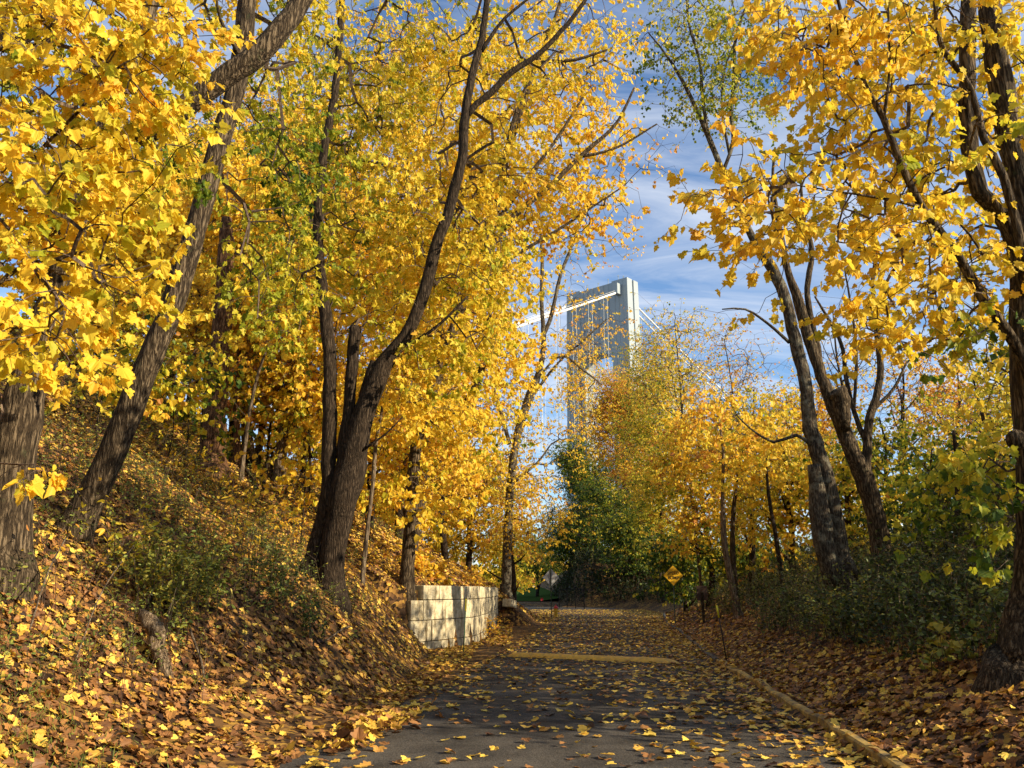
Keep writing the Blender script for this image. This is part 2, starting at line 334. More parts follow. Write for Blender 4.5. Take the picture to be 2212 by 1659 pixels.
def wall_mat():
    m, t = mat('stained_concrete'); tcn = N(t, 'ShaderNodeTexCoord'); mpn = N(t, 'ShaderNodeMapping'); mpn.inputs['Scale'].default_value = (5, 5, .55); L(t, tcn.outputs['Object'], mpn.inputs[0])
    n1_ = N(t, 'ShaderNodeTexNoise'); n1_.inputs['Scale'].default_value = 1.6; n1_.inputs['Detail'].default_value = 8; n1_.inputs['Roughness'].default_value = .7; L(t, mpn.outputs[0], n1_.inputs['Vector'])
    n2_ = N(t, 'ShaderNodeTexNoise'); n2_.inputs['Scale'].default_value = 7; n2_.inputs['Detail'].default_value = 9; n2_.inputs['Roughness'].default_value = .75; L(t, tcn.outputs['Object'], n2_.inputs['Vector'])
    r1 = ramp(t, [(.36, (.26, .20, .11)), (.46, (.58, .49, .31)), (.62, (.70, .61, .41))], n1_.outputs[0]); r2 = ramp(t, [(.36, (.35, .32, .26)), (.56, (1, 1, 1))], n2_.outputs[0])
    mi = N(t, 'ShaderNodeMix', data_type='RGBA', blend_type='MULTIPLY'); mi.inputs[0].default_value = .8; L(t, r1.outputs[0], mi.inputs[6]); L(t, r2.outputs[0], mi.inputs[7])
    pb = N(t, 'ShaderNodeBsdfPrincipled'); L(t, mi.outputs[2], pb.inputs['Base Color']); pb.inputs['Roughness'].default_value = .92; pb.inputs['Specular IOR Level'].default_value = .1
    bp = N(t, 'ShaderNodeBump'); bp.inputs['Strength'].default_value = .8; bp.inputs['Distance'].default_value = .015; L(t, n2_.outputs[0], bp.inputs['Height']); L(t, bp.outputs[0], pb.inputs['Normal'])
    o = N(t, 'ShaderNodeOutputMaterial'); L(t, pb.outputs[0], o.inputs[0]); return m
M_CONC = wall_mat()
B_STUMP = bark_mat('weathered_wood', (.05, .03, .018), (.19, .13, .075), (.34, .25, .155), 7, .9)
M_KERB = plain('kerb_concrete', (.13, .112, .085), .9, dirt=.5, ds=6, bump=.5)
M_YEL = plain('worn_yellow_paint', (.72, .42, .05), .7, dirt=.3, ds=9, bump=.3, c2=(.42, .26, .07))
M_KYEL = plain('chipped_kerb_paint', (.55, .35, .07), .8, ds=5, bump=.4, c2=(.12, .09, .05))
M_SIGN = plain('sign_yellow', (.92, .52, .02), .4, dirt=.12, ds=12)
M_BLACK = plain('black_paint', (.015, .014, .013), .5)
M_GALV = plain('galvanised_steel', (.42, .42, .41), .45, metal=.7, dirt=.2)
M_BACK = plain('sign_back', (.42, .41, .39), .5, metal=.35, dirt=.2)
M_POST = plain('post_green', (.03, .045, .03), .6)
M_STAKE = plain('stake_green', (.03, .10, .05), .5)
M_SLEEVE = plain('stake_sleeve', (.85, .72, .03), .4)
M_RED = plain('hydrant_red', (.55, .03, .03), .45)
M_HYD = plain('hydrant_yellow', (.80, .50, .04), .45)
M_BROWN = plain('brown_panel', (.07, .04, .028), .7)
M_TOWER = plain('tower_paint', (.31, .355, .37), .55, dirt=.05, ds=.3)
M_CABLE = plain('cable_paint', (.78, .76, .68), .5, dirt=.05)
M_IRON = plain('black_iron', (.008, .008, .008), .8, spec=.05)

# ------------------------------------------------------------------ setting: ground, road, kerb, lawn
def axis(vals): return np.unique(np.round(np.concatenate(vals), 4))
gx = axis([np.arange(-16, 16, .2), np.arange(-50, 50, 1.0), np.arange(-200, 200, 8.), np.arange(-1600, 1601, 100.)])
gy = axis([np.arange(-4, 32, .2), np.arange(32, 66, .4), np.arange(-60, 140, 2.), np.arange(140, 500, 20.), np.arange(500, 3001, 125.)])
X, Y = np.meshgrid(gx, gy); Z = H(X, Y)
nx, ny = len(gx), len(gy)
V = np.stack([X, Y, Z], -1).reshape(-1, 3)
i, j = np.meshgrid(np.arange(nx - 1), np.arange(ny - 1)); a = (j * nx + i).ravel()
Q = np.stack([a, a + 1, a + nx + 1, a + nx], -1)
me = mesh_np('ground', V, Q.ravel(), np.arange(len(Q)) * 4, np.full(len(Q), 4), True)
tag(link('ground', me, M_GROUND), kind='structure')
def strip(name, ys, fa, fb, z, mt, m=6, jit=0):
    vs = []
    for y in ys:
        A, B = fa(y), fb(y)
        for k in range(m + 1):
            t = k / m; x = A + (B - A) * t
            if jit and k in (0, m): x += jit * (vnoise(y, k, 2.1, 3) + .5 * vnoise(y, k, 6.3, 1)) * .5
            vs.append((x, y, z))
    Fq = [[i * (m + 1) + k, i * (m + 1) + k + 1, (i + 1) * (m + 1) + k + 1, (i + 1) * (m + 1) + k] for i in range(len(ys) - 1) for k in range(m)]
    M = Mesh(); M.add(vs, Fq); return tag(M.build(name, mt), kind='structure')
ry = np.concatenate([np.arange(-12, 40, .3), np.arange(40, 95.1, 1.)])
strip('road', ry, lambda y: max(xl(y), -60) - (.9 * math.exp(-((y - 10.3) / 2.2) ** 2)), lambda y: max(xr(y), -59) - .04, .012, M_ASPH, 8, .22)
# lawn beyond the bend
M = Mesh(); ys = np.arange(98, 190, 3.); xs = np.arange(-60, 6.6, 3.)
vs = [(x, y, G(x, y) + .06) for y in ys for x in xs]; k = len(xs)
M.add(vs, [[i * k + q, i * k + q + 1, (i + 1) * k + q + 1, (i + 1) * k + q] for i in range(len(ys) - 1) for q in range(k - 1)])
tag(M.build('lawn', M_LAWN, smooth_=True), kind='structure')
def kerb(name, y0, y1, mt, h=.125):
    M = Mesh(); ys = np.arange(y0, y1 + .01, .4); prof = [(-.02, -.05), (-.01, h - .02), (.015, h), (.085, h + .004), (.098, h - .02), (.10, -.05)]
    vs = []
    for y in ys:
        e = .012 * math.sin(y * 3.1) + .01 * math.sin(y * 1.3 + 1) + rng.normal(0, .007)
        for a_, z_ in prof: vs.append((xr(y) + a_ + e, y, z_ + (e if z_ > 0 else 0)))
    k = len(prof); M.add(vs, [[i * k + q, (i + 1) * k + q, (i + 1) * k + q + 1, i * k + q + 1] for i in range(len(ys) - 1) for q in range(k - 1)] + [list(range(k)), [(len(ys) - 1) * k + q for q in range(k)][::-1]])
    return tag(M.build(name, mt), kind='structure')
kerb('painted_kerb', -8, 19.9, M_KYEL); kerb('kerb', 20.0, 60, M_KERB, .105)

# unseen bay far beyond, added dark to cut tan bounce on the tower
M = Mesh(); M.add([(-4000, 420, .25), (4000, 420, .25), (4000, 5000, .25), (-4000, 5000, .25)], [[0, 1, 2, 3]])
tag(M.build('water', plain('bay_water', (.03, .06, .09), .25, spec=.5)), kind='structure')
# ------------------------------------------------------------------ speed bump
A = np.array((-.1, 22.0, 0)); B = np.array((3.75, 19.85, 0)); ax = norm(B - A); pr = np.array((-ax[1], ax[0], 0)); ln = np.linalg.norm(B - A)
sb = empty('speed_bump', tuple((A + B) / 2), 'low yellow painted speed bump lying across the road', 'speed bump')
M = Mesh(); vs = []; ts = np.linspace(0, 1, 40); prof = [(-.24, .0), (-.21, .035), (-.12, .085), (0, .10), (.12, .085), (.21, .035), (.24, 0)]
for t in ts:
    e = min(1, min(t, 1 - t) * 14) ** .5
    for a_, z_ in prof: vs.append(A + ax * ln * t + pr * a_ * (.6 + .4 * e) + np.array((0, 0, .014 + z_ * e * (1 + .04 * math.sin(t * 40)))))
k = len(prof); M.add(vs, [[i * k + q, (i + 1) * k + q, (i + 1) * k + q + 1, i * k + q + 1] for i in range(39) for q in range(k - 1)])
M.build('hump', M_YEL, sb, tuple((A + B) / 2), True)

# ------------------------------------------------------------------ retaining wall
wl = spline([(p[0], p[1], 0) for p in WALL], .1)
seg = np.linalg.norm(np.diff(wl, axis=0), axis=1); S = np.concatenate([[0], np.cumsum(seg)])
def wp(s): return np.array((np.interp(s, S, wl[:, 0]), np.interp(s, S, wl[:, 1]), 0))
def wtan(s): return norm(wp(min(s + .1, S[-1])) - wp(max(s - .1, 0)))
M = Mesh(); courses = [(-.35, .23), (.23, .80), (.80, 1.35), (1.35, WT)]
offs = [.3, .75, .1, .55]
for ci, (z0, z1) in enumerate(courses):
    s0 = 0 if ci < 3 else .55; first = True
    while s0 < S[-1] - .02:
        ll = rng.uniform(1.05, 1.35) if not first else .5 + offs[ci] * .7; first = False
        s1 = min(s0 + ll, S[-1])
        if S[-1] - s1 < .3: s1 = S[-1]
        n_ = max(2, int((s1 - s0) / .3) + 1); out = rng.uniform(-.012, .012); g = .009; ztop = z1 - g + (rng.uniform(-.04, .0) if ci == 3 else 0)
        fr = []; bk = []
        ss = np.linspace(s0 + g, s1 - g, n_)
        for s_ in ss:
            p = wp(s_); t_ = wtan(s_); nn = np.array((t_[1], -t_[0], 0)); fr.append(p + nn * out); bk.append(p - nn * .42)
        vs = []
        for p, q in zip(fr, bk):
            vs += [p + (0, 0, z0 + g), p + (0, 0, ztop), q + (0, 0, ztop), q + (0, 0, z0 + g)]
        Fq = []
        for i in range(n_ - 1):
            for q in range(4): Fq.append([i * 4 + q, (i + 1) * 4 + q, (i + 1) * 4 + (q + 1) % 4, i * 4 + (q + 1) % 4])
        Fq += [[0, 1, 2, 3], [(n_ - 1) * 4 + q for q in (3, 2, 1, 0)]]
        M.add(vs, Fq); s0 = s1
# dark core behind the joints
core = []
ss = np.linspace(.1, S[-1] - .02, 40)
for s_ in ss:
    p = wp(s_); t_ = wtan(s_); nn = np.array((t_[1], -t_[0], 0)); core.append((p - nn * .04, p - nn * .38))
wbase = tuple(wp(S[-1] / 4))
we = empty('retaining_wall', wbase, 'curved retaining wall of large pale concrete blocks beside the road', 'wall')
M.build('blocks', M_CONC, we, wbase, bevel=.018)
C = Mesh(); vs = []
for p, q in core: vs += [p + (0, 0, -.3), p + (0, 0, 1.33), q + (0, 0, 1.33), q + (0, 0, -.3)]
C.add(vs, [[i * 4 + q, (i + 1) * 4 + q, (i + 1) * 4 + (q + 1) % 4, i * 4 + (q + 1) % 4] for i in range(39) for q in range(4)] + [[0, 1, 2, 3], [159, 158, 157, 156]])
C.build('mortar_core', M_KERB, we, wbase)

# ------------------------------------------------------------------ street furniture
def stake(px, py, D, hgt, lean, label, sleeve, name='marker_stake', grp='marker stakes beside the road'):
    p = P(px, py, D); p[2] = G(p[0], p[1]) - .03
    e = empty(name, tuple(p), label, 'marker stake', grp)
    M = Mesh(); top = np.array((lean[0], lean[1], hgt)); M.tube([(0, 0, -.1), top * .5, top * (.78 if sleeve else 1)], .014, 8)
    M.build('pole', M_STAKE if sleeve == 2 else M_BLACK, e, smooth_=True)
    if sleeve:
        M = Mesh(); M.tube([top * .78, top], .02, 10); M.build('reflective_sleeve', M_SLEEVE, e, smooth_=True)
    return e
stake(1001, 1412, 23.2, 1.42, (.05, 0), 'green marker stake with yellow top in front of the concrete wall', 2)
stake(1572, 1438, 19.3, 1.22, (-.17, .0), 'leaning dark marker stake with yellow top beside the yellow kerb', 1)
stake(1478, 1349, 36, 1.2, (0, 0), 'thin dark stake with no yellow top, right of the speed bump sign', 0)
def text_mesh(name, body, size, mt, parent, loc, rot, sx=1, bold=.0):
    cu = bpy.data.curves.new(name, 'FONT'); cu.body = body; cu.size = size; cu.align_x = 'CENTER'; cu.align_y = 'CENTER'; cu.extrude = .002; cu.offset = bold
    tmp = bpy.data.objects.new('tmp', cu); COL.objects.link(tmp); bpy.context.view_layer.update()
    me = bpy.data.meshes.new_from_object(tmp.evaluated_get(bpy.context.evaluated_depsgraph_get())); me.name = name
    bpy.data.objects.remove(tmp); o = link(name, me, mt, parent); o.location = loc; o.rotation_euler = rot; o.scale = (sx, 1, 1); return o
def diamond(M, c, half, th, rz=0):
    ch = half * .09; pts = []
    for a_ in range(4):
        an = math.pi / 2 * a_
        d = np.array((math.cos(an), math.sin(an))); t_ = np.array((-d[1], d[0]))
        pts += [d * (half - ch) - t_ * ch, d * half * .985 - t_ * ch * .3, d * half * .985 + t_ * ch * .3, d * (half - ch) + t_ * ch]
    n = len(pts); vs = []
    for yy in (-th / 2, th / 2):
        for p in pts:
            x, y = p[0], yy; vs.append((c[0] + x * math.cos(rz) - y * math.sin(rz), c[1] + x * math.sin(rz) + y * math.cos(rz), c[2] + p[1]))
    M.add(vs, [list(range(n)), list(range(2 * n - 1, n - 1, -1))] + [[q, q + n, (q + 1) % n + n, (q + 1) % n] for q in range(n)])
sp_ = P(1454, 1243, 40); b = (sp_[0], sp_[1], G(sp_[0] + .0, sp_[1]))
e = empty('speed_bump_sign', b, 'yellow diamond warning sign reading SPEED BUMP on the right of the road', 'road sign')
hs = sp_[2] - b[2]
M = Mesh(); diamond(M, (0, -.03, hs), .46, .006); pan = M.build('sign_panel', M_SIGN, e)
M = Mesh(); diamond(M, (0, -.026, hs), .48, .004); M.build('sign_edge', M_BLACK, e)
M = Mesh(); M.box((0, .0, hs / 2 + .1), (.05, .03, hs + .5)); M.build('post', M_POST, e)
text_mesh('lettering', 'SPEED', .2, M_BLACK, pan, (-.0, -.036, hs + .1), (R(90), 0, 0), 1.0, .003)
text_mesh('lettering', 'BUMP', .2, M_BLACK, pan, (.0, -.036, hs - .12), (R(90), 0, 0), 1.0, .003)
for s_ in (-1, 1):
    M = Mesh(); M.tube([(0, -.04, hs + s_ * .3), (0, -.03, hs + s_ * .3)], .014, 10); M.build('bolt', M_GALV, pan)
# back of a diamond sign beyond the wall
c = P(1190, 1247, 52); b = (c[0], c[1], G(c[0], c[1])); hs = c[2] - b[2]
e = empty('road_sign', b, 'unpainted grey back of a diamond road sign on a steel post by the hydrant', 'road sign')
M = Mesh(); diamond(M, (0, .03, hs), .52, .006, R(12)); M.build('sign_panel', M_BACK, e)
M = Mesh(); M.box((0, -.02, hs / 2 + .2), (.06, .04, hs + .9)); M.build('post', M_POST, e)
# brown panel seen from behind
c = P(1517, 1281, 34); b = (c[0], c[1], G(c[0], c[1])); hs = c[2] - b[2]
e = empty('park_sign', b, 'small brown square sign panel on a wooden post among the dark brush', 'sign')
M = Mesh(); M.box((0, .05, hs), (.42, .03, .56)); M.build('sign_panel', M_BROWN, e, bevel=.006)
M = Mesh(); M.box((0, 0, hs / 2 - .1), (.09, .06, hs + .3)); M.build('post', B_DARK, e, bevel=.006)
# hydrant
c = P(1201, 1333, 54); b = (c[0], c[1], G(c[0], c[1]))
e = empty('fire_hydrant', b, 'yellow fire hydrant with red bonnet at the roadside', 'fire hydrant')
def lathe(M, prof, seg=16, c=(0, 0, 0)):
    vs = [(c[0] + r * math.cos(q * 2 * math.pi / seg), c[1] + r * math.sin(q * 2 * math.pi / seg), c[2] + z) for r, z in prof for q in range(seg)]
    M.add(vs, [[i * seg + q, i * seg + (q + 1) % seg, (i + 1) * seg + (q + 1) % seg, (i + 1) * seg + q] for i in range(len(prof) - 1) for q in range(seg)] + [list(range(seg))[::-1], [(len(prof) - 1) * seg + q for q in range(seg)]])
M = Mesh(); lathe(M, [(.17, 0), (.17, .05), (.12, .06), (.11, .45), (.15, .47), (.15, .51), (.12, .52)]); bar = M.build('barrel', M_HYD, e, smooth_=False)
M = Mesh(); lathe(M, [(.15, .525), (.15, .56), (.12, .62), (.07, .68), (.03, .70), (.03, .76), (.005, .76)]); M.build('bonnet', M_RED, e)
for rot, r_ in ((0, .07), (math.pi, .07), (-math.pi / 2, .09)):
    M = Mesh(); d = np.array((math.cos(rot), math.sin(rot), 0)); M.tube([d * .08 + (0, 0, .37), d * .19 + (0, 0, .37)], r_ * .8, 10); M.tube([d * .191 + (0, 0, .37), d * .23 + (0, 0, .37)], r_, 8); M.build('outlet', M_HYD, bar)
# little red marker flag
c = P(1168, 1296, 88); b = (c[0], c[1], G(c[0], c[1]))
e = empty('marker_flag', b, 'tiny red marker flag beyond the hydrant by the lawn', 'flag')
M = Mesh(); M.tube([(0, 0, -.1), (0, 0, .9)], .012, 6); M.build('stick', M_BLACK, e)
M = Mesh(); M.box((.13, 0, .75), (.26, .012, .3), rz=.3); M.build('flag_cloth', M_RED, e)
# iron fence past the bend
def fence(pxa, pxb, D, Db, label):
    a_ = P(pxa, 1300, D); c_ = P(pxb, 1300, Db); a_[2] = G(a_[0], a_[1]); c_[2] = G(c_[0], c_[1])
    e = empty('iron_fence', tuple(a_), label, 'fence'); v = c_ - a_; n = int(np.linalg.norm(v) / .24); h = 1.9
    M = Mesh()
    for q in range(n + 1): p = v * q / n; M.tube([p + (0, 0, .02), p + (0, 0, h)], .012, 4)
    M.build('pickets', M_IRON, e); M = Mesh()
    for z in (.25, h - .15): M.tube([(0, 0, z), v + (0, 0, z)], .025, 4)
    M.build('rail', M_IRON, e)
    for q in np.linspace(0, 1, 4): M = Mesh(); M.tube([v * q + (0, 0, -.1), v * q + (0, 0, h + .1)], .045, 6); M.build('post', M_IRON, e)
fence(1208, 1262, 84, 78, 'black iron picket fence at the far bend of the road')
# concrete block lying on the leafy slope past the wall
Dk = hit(1101, 1330, 38); c = P(1101, 1330, Dk); c[2] = G(c[0], c[1]); M = Mesh(); M.box((0, 0, .06), (.8, .45, .36), rz=R(70), ry=.12)
o = M.build('concrete_block', M_CONC, bevel=.03); o.location = tuple(c); tag(o, 'loose grey concrete block half buried in leaves past the wall end', 'concrete block')

# ------------------------------------------------------------------ suspension bridge
O = np.array((73.5, 502.5)); U = np.array((-.744, .668)); Vv = np.array((.668, .744))
br = empty('suspension_bridge', (O[0], O[1], 0), 'tall grey steel suspension bridge tower rising behind the trees', 'bridge')
def bx(M, w0, w1, d0, d1, z0, z1, bat=0.0):
    vs = []
    for z, ex in ((z0, bat), (z1, 0)):
        for w_, d_ in ((w0 - ex, d0 - ex), (w1 + ex, d0 - ex), (w1 + ex, d1 + ex), (w0 - ex, d1 + ex)):
            p = U * w_ + Vv * d_; vs.append((p[0], p[1], z))
    M.add(vs, [[0, 1, 2, 3], [7, 6, 5, 4], [4, 5, 1, 0], [5, 6, 2, 1], [6, 7, 3, 2], [7, 4, 0, 3]])
W_ = 49; TZ = 196.5; AZ = 150
for k_, (wa, wb) in enumerate(((0, 12), (W_ - 11, W_))):
    M = Mesh(); bx(M, wa, wb, 0, 5.6, 0, TZ, 1.6); bx(M, wa, wb, 7.4, 12.4, 0, TZ, 1.6); bx(M, wa + .9, wb - .9, 5.5, 7.5, 0, TZ - 1, 1.2)
    for q in (3.2, 6.6, 9.6): bx(M, wa + q, wa + q + .22, -.22, .1, 10, TZ - 1, 1.55)
    M.build('tower_leg', M_TOWER, br)
# portal beam with rounded arch corners
M = Mesh(); w0, w1 = 12, W_ - 11; prof = [(w0, AZ - 12)] ; r_ = 9
pts = [(w0 + r_ - r_ * math.cos(t), AZ - r_ - 3 + (r_ + 3) * math.sin(t)) for t in np.linspace(0, math.pi / 2, 9)] + [(w1 - r_ + r_ * math.cos(t), AZ - r_ - 3 + (r_ + 3) * math.sin(t)) for t in np.linspace(math.pi / 2, 0, 9)]
out = pts + [(w1, TZ - .8), (w0, TZ - .8)]
n = len(out); vs = []
for d_ in (.35, 12.0):
    for w_, z in out: p = U * w_ + Vv * d_; vs.append((p[0], p[1], z))
M.add(vs, [list(range(n)), list(range(2 * n - 1, n - 1, -1))] + [[q, q + n, (q + 1) % n + n, (q + 1) % n] for q in range(n)])
for q in np.arange(w0 + 2.5, w1, 4.1): bx(M, q, q + .22, .1, .4, AZ + 1, TZ - 1)
M.build('portal', M_TOWER, br)
def cable(wc, side, f, T, n=30, r=.75, name='main_cable'):
    M = Mesh(); pts = []
    for t in np.linspace(0, T, n): p = U * wc + Vv * (side * t + (6 if side > 0 else 0)); pts.append((p[0], p[1], f(t)))
    M.tube(pts, r, 8); return M.build(name, M_CABLE, br, smooth_=True), pts
SZ = 188
for wc in (6, W_ - 5.5):
    c1 = cable(wc, -1, lambda t: SZ - .478 * t, 230)[0]
    c2 = cable(wc, 1, lambda t: SZ - .37 * t + .00026 * t * t, 640, r=.6)[0]
    cable(wc, -1, lambda t: SZ + 1.7 - .478 * t, 228, r=.08, name='hand_rope')
    cable(wc, 1, lambda t: SZ - 5.2 - .37 * t + .00026 * t * t, 640, r=.45)
    M = Mesh(); p = U * wc; M.box((p[0] - 1.5, p[1] - 1.7, SZ + 1), (3.2, 5, 7), rz=math.atan2(U[1], U[0])); M.build('saddle_housing', M_TOWER, br)
    for t in np.arange(16, 220, 16):
        p = U * wc - Vv * t; zt = SZ - .478 * t
        if zt < 78: break
        for q in (-.9, .9): M = Mesh(); M.tube([(p[0] + q * U[0] * 1.6 , p[1] + q * U[1], 74), (p[0] + q * U[0] * 1.6, p[1] + q * U[1], zt)], .11, 5); M.build('suspender', M_CABLE, c1)
    for t in np.arange(24, 600, 26):
        p = U * wc + Vv * t; zt = SZ - .37 * t + .00026 * t * t
        if zt < 78: break
        M = Mesh(); M.tube([(p[0], p[1], 74), (p[0], p[1], zt)], .11, 5); M.build('suspender', M_CABLE, c2)
for w_, h in ((16, 3), (24, 2.2), (33, 3.2), (4, 2), (8, 3.4)):
    M = Mesh(); p = U * w_ + Vv * 2; M.tube([(p[0], p[1], TZ - 1), (p[0], p[1], TZ + h)], .18, 5); M.box((p[0], p[1], TZ + h), (.7, .7, .7)); M.build('beacon', M_TOWER, br)

# ------------------------------------------------------------------ trees
def near_lod(D): return 0 if D < 9.5 else 1 if D < 21 else 2 if D < 36 else 3
def ball(n):
    v = rng.normal(size=(n, 3)); return norm(v) * (rng.random((n, 1)) ** (1 / 3.))
class Tree:
    def __init__(s, name, label, cat='tree', group=None, bark=None, base=None):
        s.limbs = []; s.nodes = []; s.nr = []; s.bark = bark or B_GREY
        s.name, s.label, s.cat, s.group, s.base = name, label, cat, group, base
        s.S = []; s.D = []; s.blob = []; s.knobs = []; s.solid = None
    def limb(s, pts, ground=False, step=.22, sides=None):
        """pts: (px, py, D, width_px)"""
        W = np.array([list(P(a, b_, d)) + [wpx / 2 / F * d] for a, b_, d, wpx in pts])
        return s.limb3(W, ground, step, sides)
    def limb3(s, W, ground=False, step=.22, sides=None):
        if ground:
            p = W[0]; g = G(p[0], p[1])
            dz = p[2] - g
            if dz > 0:
                d = W[0, :3] - W[1, :3]; d = d / max(.3, abs(d[2])) * (dz + .25) if abs(d[2]) > .05 else np.array((0, 0, -dz - .25))
                q = W[0, :3] + d * .6; gz = G(q[0], q[1]); q2 = q.copy(); q[2] = gz; q2[2] = gz - .9
                W = np.concatenate([[list(q2) + [p[3] * 1.2], list(q) + [p[3] * 1.15]], W])
            else: W = np.concatenate([[[p[0], p[1], p[2] - .8, p[3] * 1.1]], W])
            if s.base is None: s.base = (p[0], p[1], G(p[0], p[1]))
        C = spline(W, step); C[:, 3] = np.maximum(C[:, 3], .004)
        if len(C) > 4: C[1:-1, :3] += rng.normal(0, .06, (len(C) - 2, 3)) * C[1:-1, 3:4]
        if ground:   # root flare
            hh = C[:, 2] - s.base[2]; C[:, 3] *= 1 + .55 * np.exp(-np.clip(hh + .1, 0, 9) * 3.6)
        s.limbs.append((C, sides)); s.nodes.append(C[:, :3]); s.nr.append(C[:, 3]); return C
    def leafy(s, px, py, D, rx, ry, rd, nclump, tint, leaf=.12, per=9, nsprig=5, spread=.35, tv=.10, w=1.0, slen=.45, lod=None, rt=.004):
        u = ball(nclump); pxs = px + u[:, 0] * rx; pys = py + u[:, 1] * ry; Ds = D + u[:, 2] * rd
        C = np.array([P(a, b_, d) for a, b_, d in zip(pxs, pys, Ds)]).reshape(-1, 3)
        s.leafy3(C, D, tint, leaf, per, nsprig, spread, tv, w, slen, lod, rt)
    def leafy3(s, C, D, tint, leaf=.12, per=9, nsprig=5, spread=.35, tv=.10, w=1., slen=.45, lod=None, rt=.004):
        K = np.repeat(C, nsprig, axis=0) + rng.normal(0, 1, (len(C) * nsprig, 3)) * spread * np.array((1.1, 1.1, .5))
        ct = np.repeat(tint + rng.normal(0, tv, len(C)), nsprig)
        g = H(K[:, 0], K[:, 1]); ok = K[:, 2] > g + .15; K = K[ok]; ct = ct[ok]
        s.blob.append(dict(K=K, ct=ct, leaf=leaf, per=per, tv=tv, w=w, slen=slen, lod=near_lod(D) if lod is None else lod, rt=rt))
    def build(s):
        e = empty(s.name, s.base, s.label, s.cat, s.group); s.e = e; O_ = np.array(s.base)
        M = Mesh()
        for C, sides in s.limbs:
            rm = C[:, 3].max(); sd = sides or (14 if rm > .1 else 8 if rm > .03 else 5)
            M.tube(C[:, :3], C[:, 3], sd, rough=.07 if rm > .06 else .04, seed=rng.uniform(0, 9))
        for (p, r) in s.knobs:
            th = np.linspace(0, math.pi, 7); q = [(max(.01, r * math.sin(t) * rng.uniform(.85, 1.1)), -r * math.cos(t)) for t in th]; lathe(M, q, 10, p)
        M.build('trunk', s.bark, e, O_, True)
        if not s.blob: return e
        Lv = Leaves(); nodes = [np.concatenate(s.nodes)]; nr = np.concatenate(s.nr)
        K = np.concatenate([b_['K'] for b_ in s.blob]); n = len(K)
        if n == 0: return e
        # connect sprigs to the nearest existing wood, closest first, so that twigs branch from twigs
        base_nodes = nodes[0]
        if len(base_nodes) > 400: base_nodes = base_nodes[::max(1, len(base_nodes) // 400)]
        nb = len(base_nodes)
        d0 = np.min(np.linalg.norm(K[:, None, :] - base_nodes[None], axis=2), axis=1) if n * nb < 4e6 else np.array([np.min(np.linalg.norm(base_nodes - k_, axis=1)) for k_ in K])
        order = np.argsort(d0)
        allp = np.zeros((nb + 2 * n, 3), np.float32); allp[:nb] = base_nodes; par = np.full(nb + 2 * n, -1); cnt = nb
        dist_root = np.zeros(nb + 2 * n, np.float32)
        endi = np.zeros(n, int); dirs = np.zeros((n, 3))
        for q in order:
            k_ = K[q]; dv = allp[:cnt] - k_.astype(np.float32); dd = np.einsum('ij,ij->i', dv, dv); pi = int(np.argmin(np.sqrt(dd) + .12 * dist_root[:cnt]))
            p = allp[pi]; v = k_ - p; ln_ = np.linalg.norm(v)
            mid = p + v * .5 + rng.normal(0, .08, 3) * ln_ + np.array((0, 0, .06 * ln_))
            allp[cnt] = mid; par[cnt] = pi; dist_root[cnt] = dist_root[pi] + ln_ / 2
            allp[cnt + 1] = k_; par[cnt + 1] = cnt; dist_root[cnt + 1] = dist_root[pi] + ln_; endi[q] = cnt + 1; cnt += 2; dirs[q] = v / (ln_ + 1e-6)
        load = np.zeros(cnt); load[endi] = 1
        for q in range(cnt - 1, nb - 1, -1): load[par[q]] += load[q]
        idx = np.arange(nb, cnt); rt = s.blob[0]['rt']
        rr = rt * np.sqrt(np.maximum(load, 1)); rr = np.minimum(rr, .06)
        A_ = allp[par[idx]].astype(float); B_ = allp[idx].astype(float); ra = np.where(par[idx] >= nb, rr[par[idx]], rr[idx] * 1.15); ra = np.minimum(ra, rr[idx] * 1.6)
        T = Mesh(); T.tubes3(A_, B_, ra, rr[idx]); 
        # leaves
        o = 0; tipA = []; tipB = []
        for b_ in s.blob:
            m = len(b_['K']); 
            if m == 0: continue
            d = dirs[o:o + m]; o += m
            ax = norm(d * np.array((1, 1, .5)) + rng.normal(0, .45, (m, 3)) + np.array((0, 0, -.12)))
            tipA.append(b_['K']); tipB.append(b_['K'] + ax * b_['slen'])
            per = b_['per']; Kp = np.repeat(b_['K'], per, 0); ap = np.repeat(ax, per, 0); nn = m * per
            t = rng.uniform(0, 1.05, (nn, 1)) * b_['slen']
            sd = norm(np.cross(ap, np.array((0, 0, 1.))) + 1e-3) * rng.choice([-1, 1], (nn, 1))
            out_ = norm(sd * rng.uniform(.2, 1, (nn, 1)) + ap * .6 + rng.normal(0, .35, (nn, 3)) + np.array((0, 0, -.15)))
            stem0 = Kp + ap * t * .85
            pos = Kp + ap * t + out_ * rng.uniform(.02, .11, (nn, 1)) * (b_['leaf'] / .12)
            tip = norm(out_ * .8 + rng.normal(0, .35, (nn, 3)) + np.array((0, 0, -.75)))
            nrm = norm(np.array((0.12, -0.22, .6)) + rng.normal(0, .6, (nn, 3)))
            size = b_['leaf'] * np.clip(rng.normal(.97, .28, nn), .4, 1.6)
            tint = np.clip(np.repeat(b_['ct'], per)[:nn] + rng.normal(0, b_['tv'] * .8, nn), .02, .98) if False else np.clip(np.repeat(b_['ct'], per) + rng.normal(0, b_['tv'] * .8, nn), .02, .98)
            keep = pos[:, 2] > H(pos[:, 0], pos[:, 1]) + .02
            keep &= np.linalg.norm(pos - np.array((0, 0, EYE)), axis=1) > 3.0
            Lv.add(pos[keep], tip[keep], nrm[keep], size[keep], tint[keep], b_['lod'], fold=.28, curl=.3)
            if b_['lod'] == 0: T.tubes3(stem0[keep], pos[keep], np.full(keep.sum(), .0016), np.full(keep.sum(), .0014))
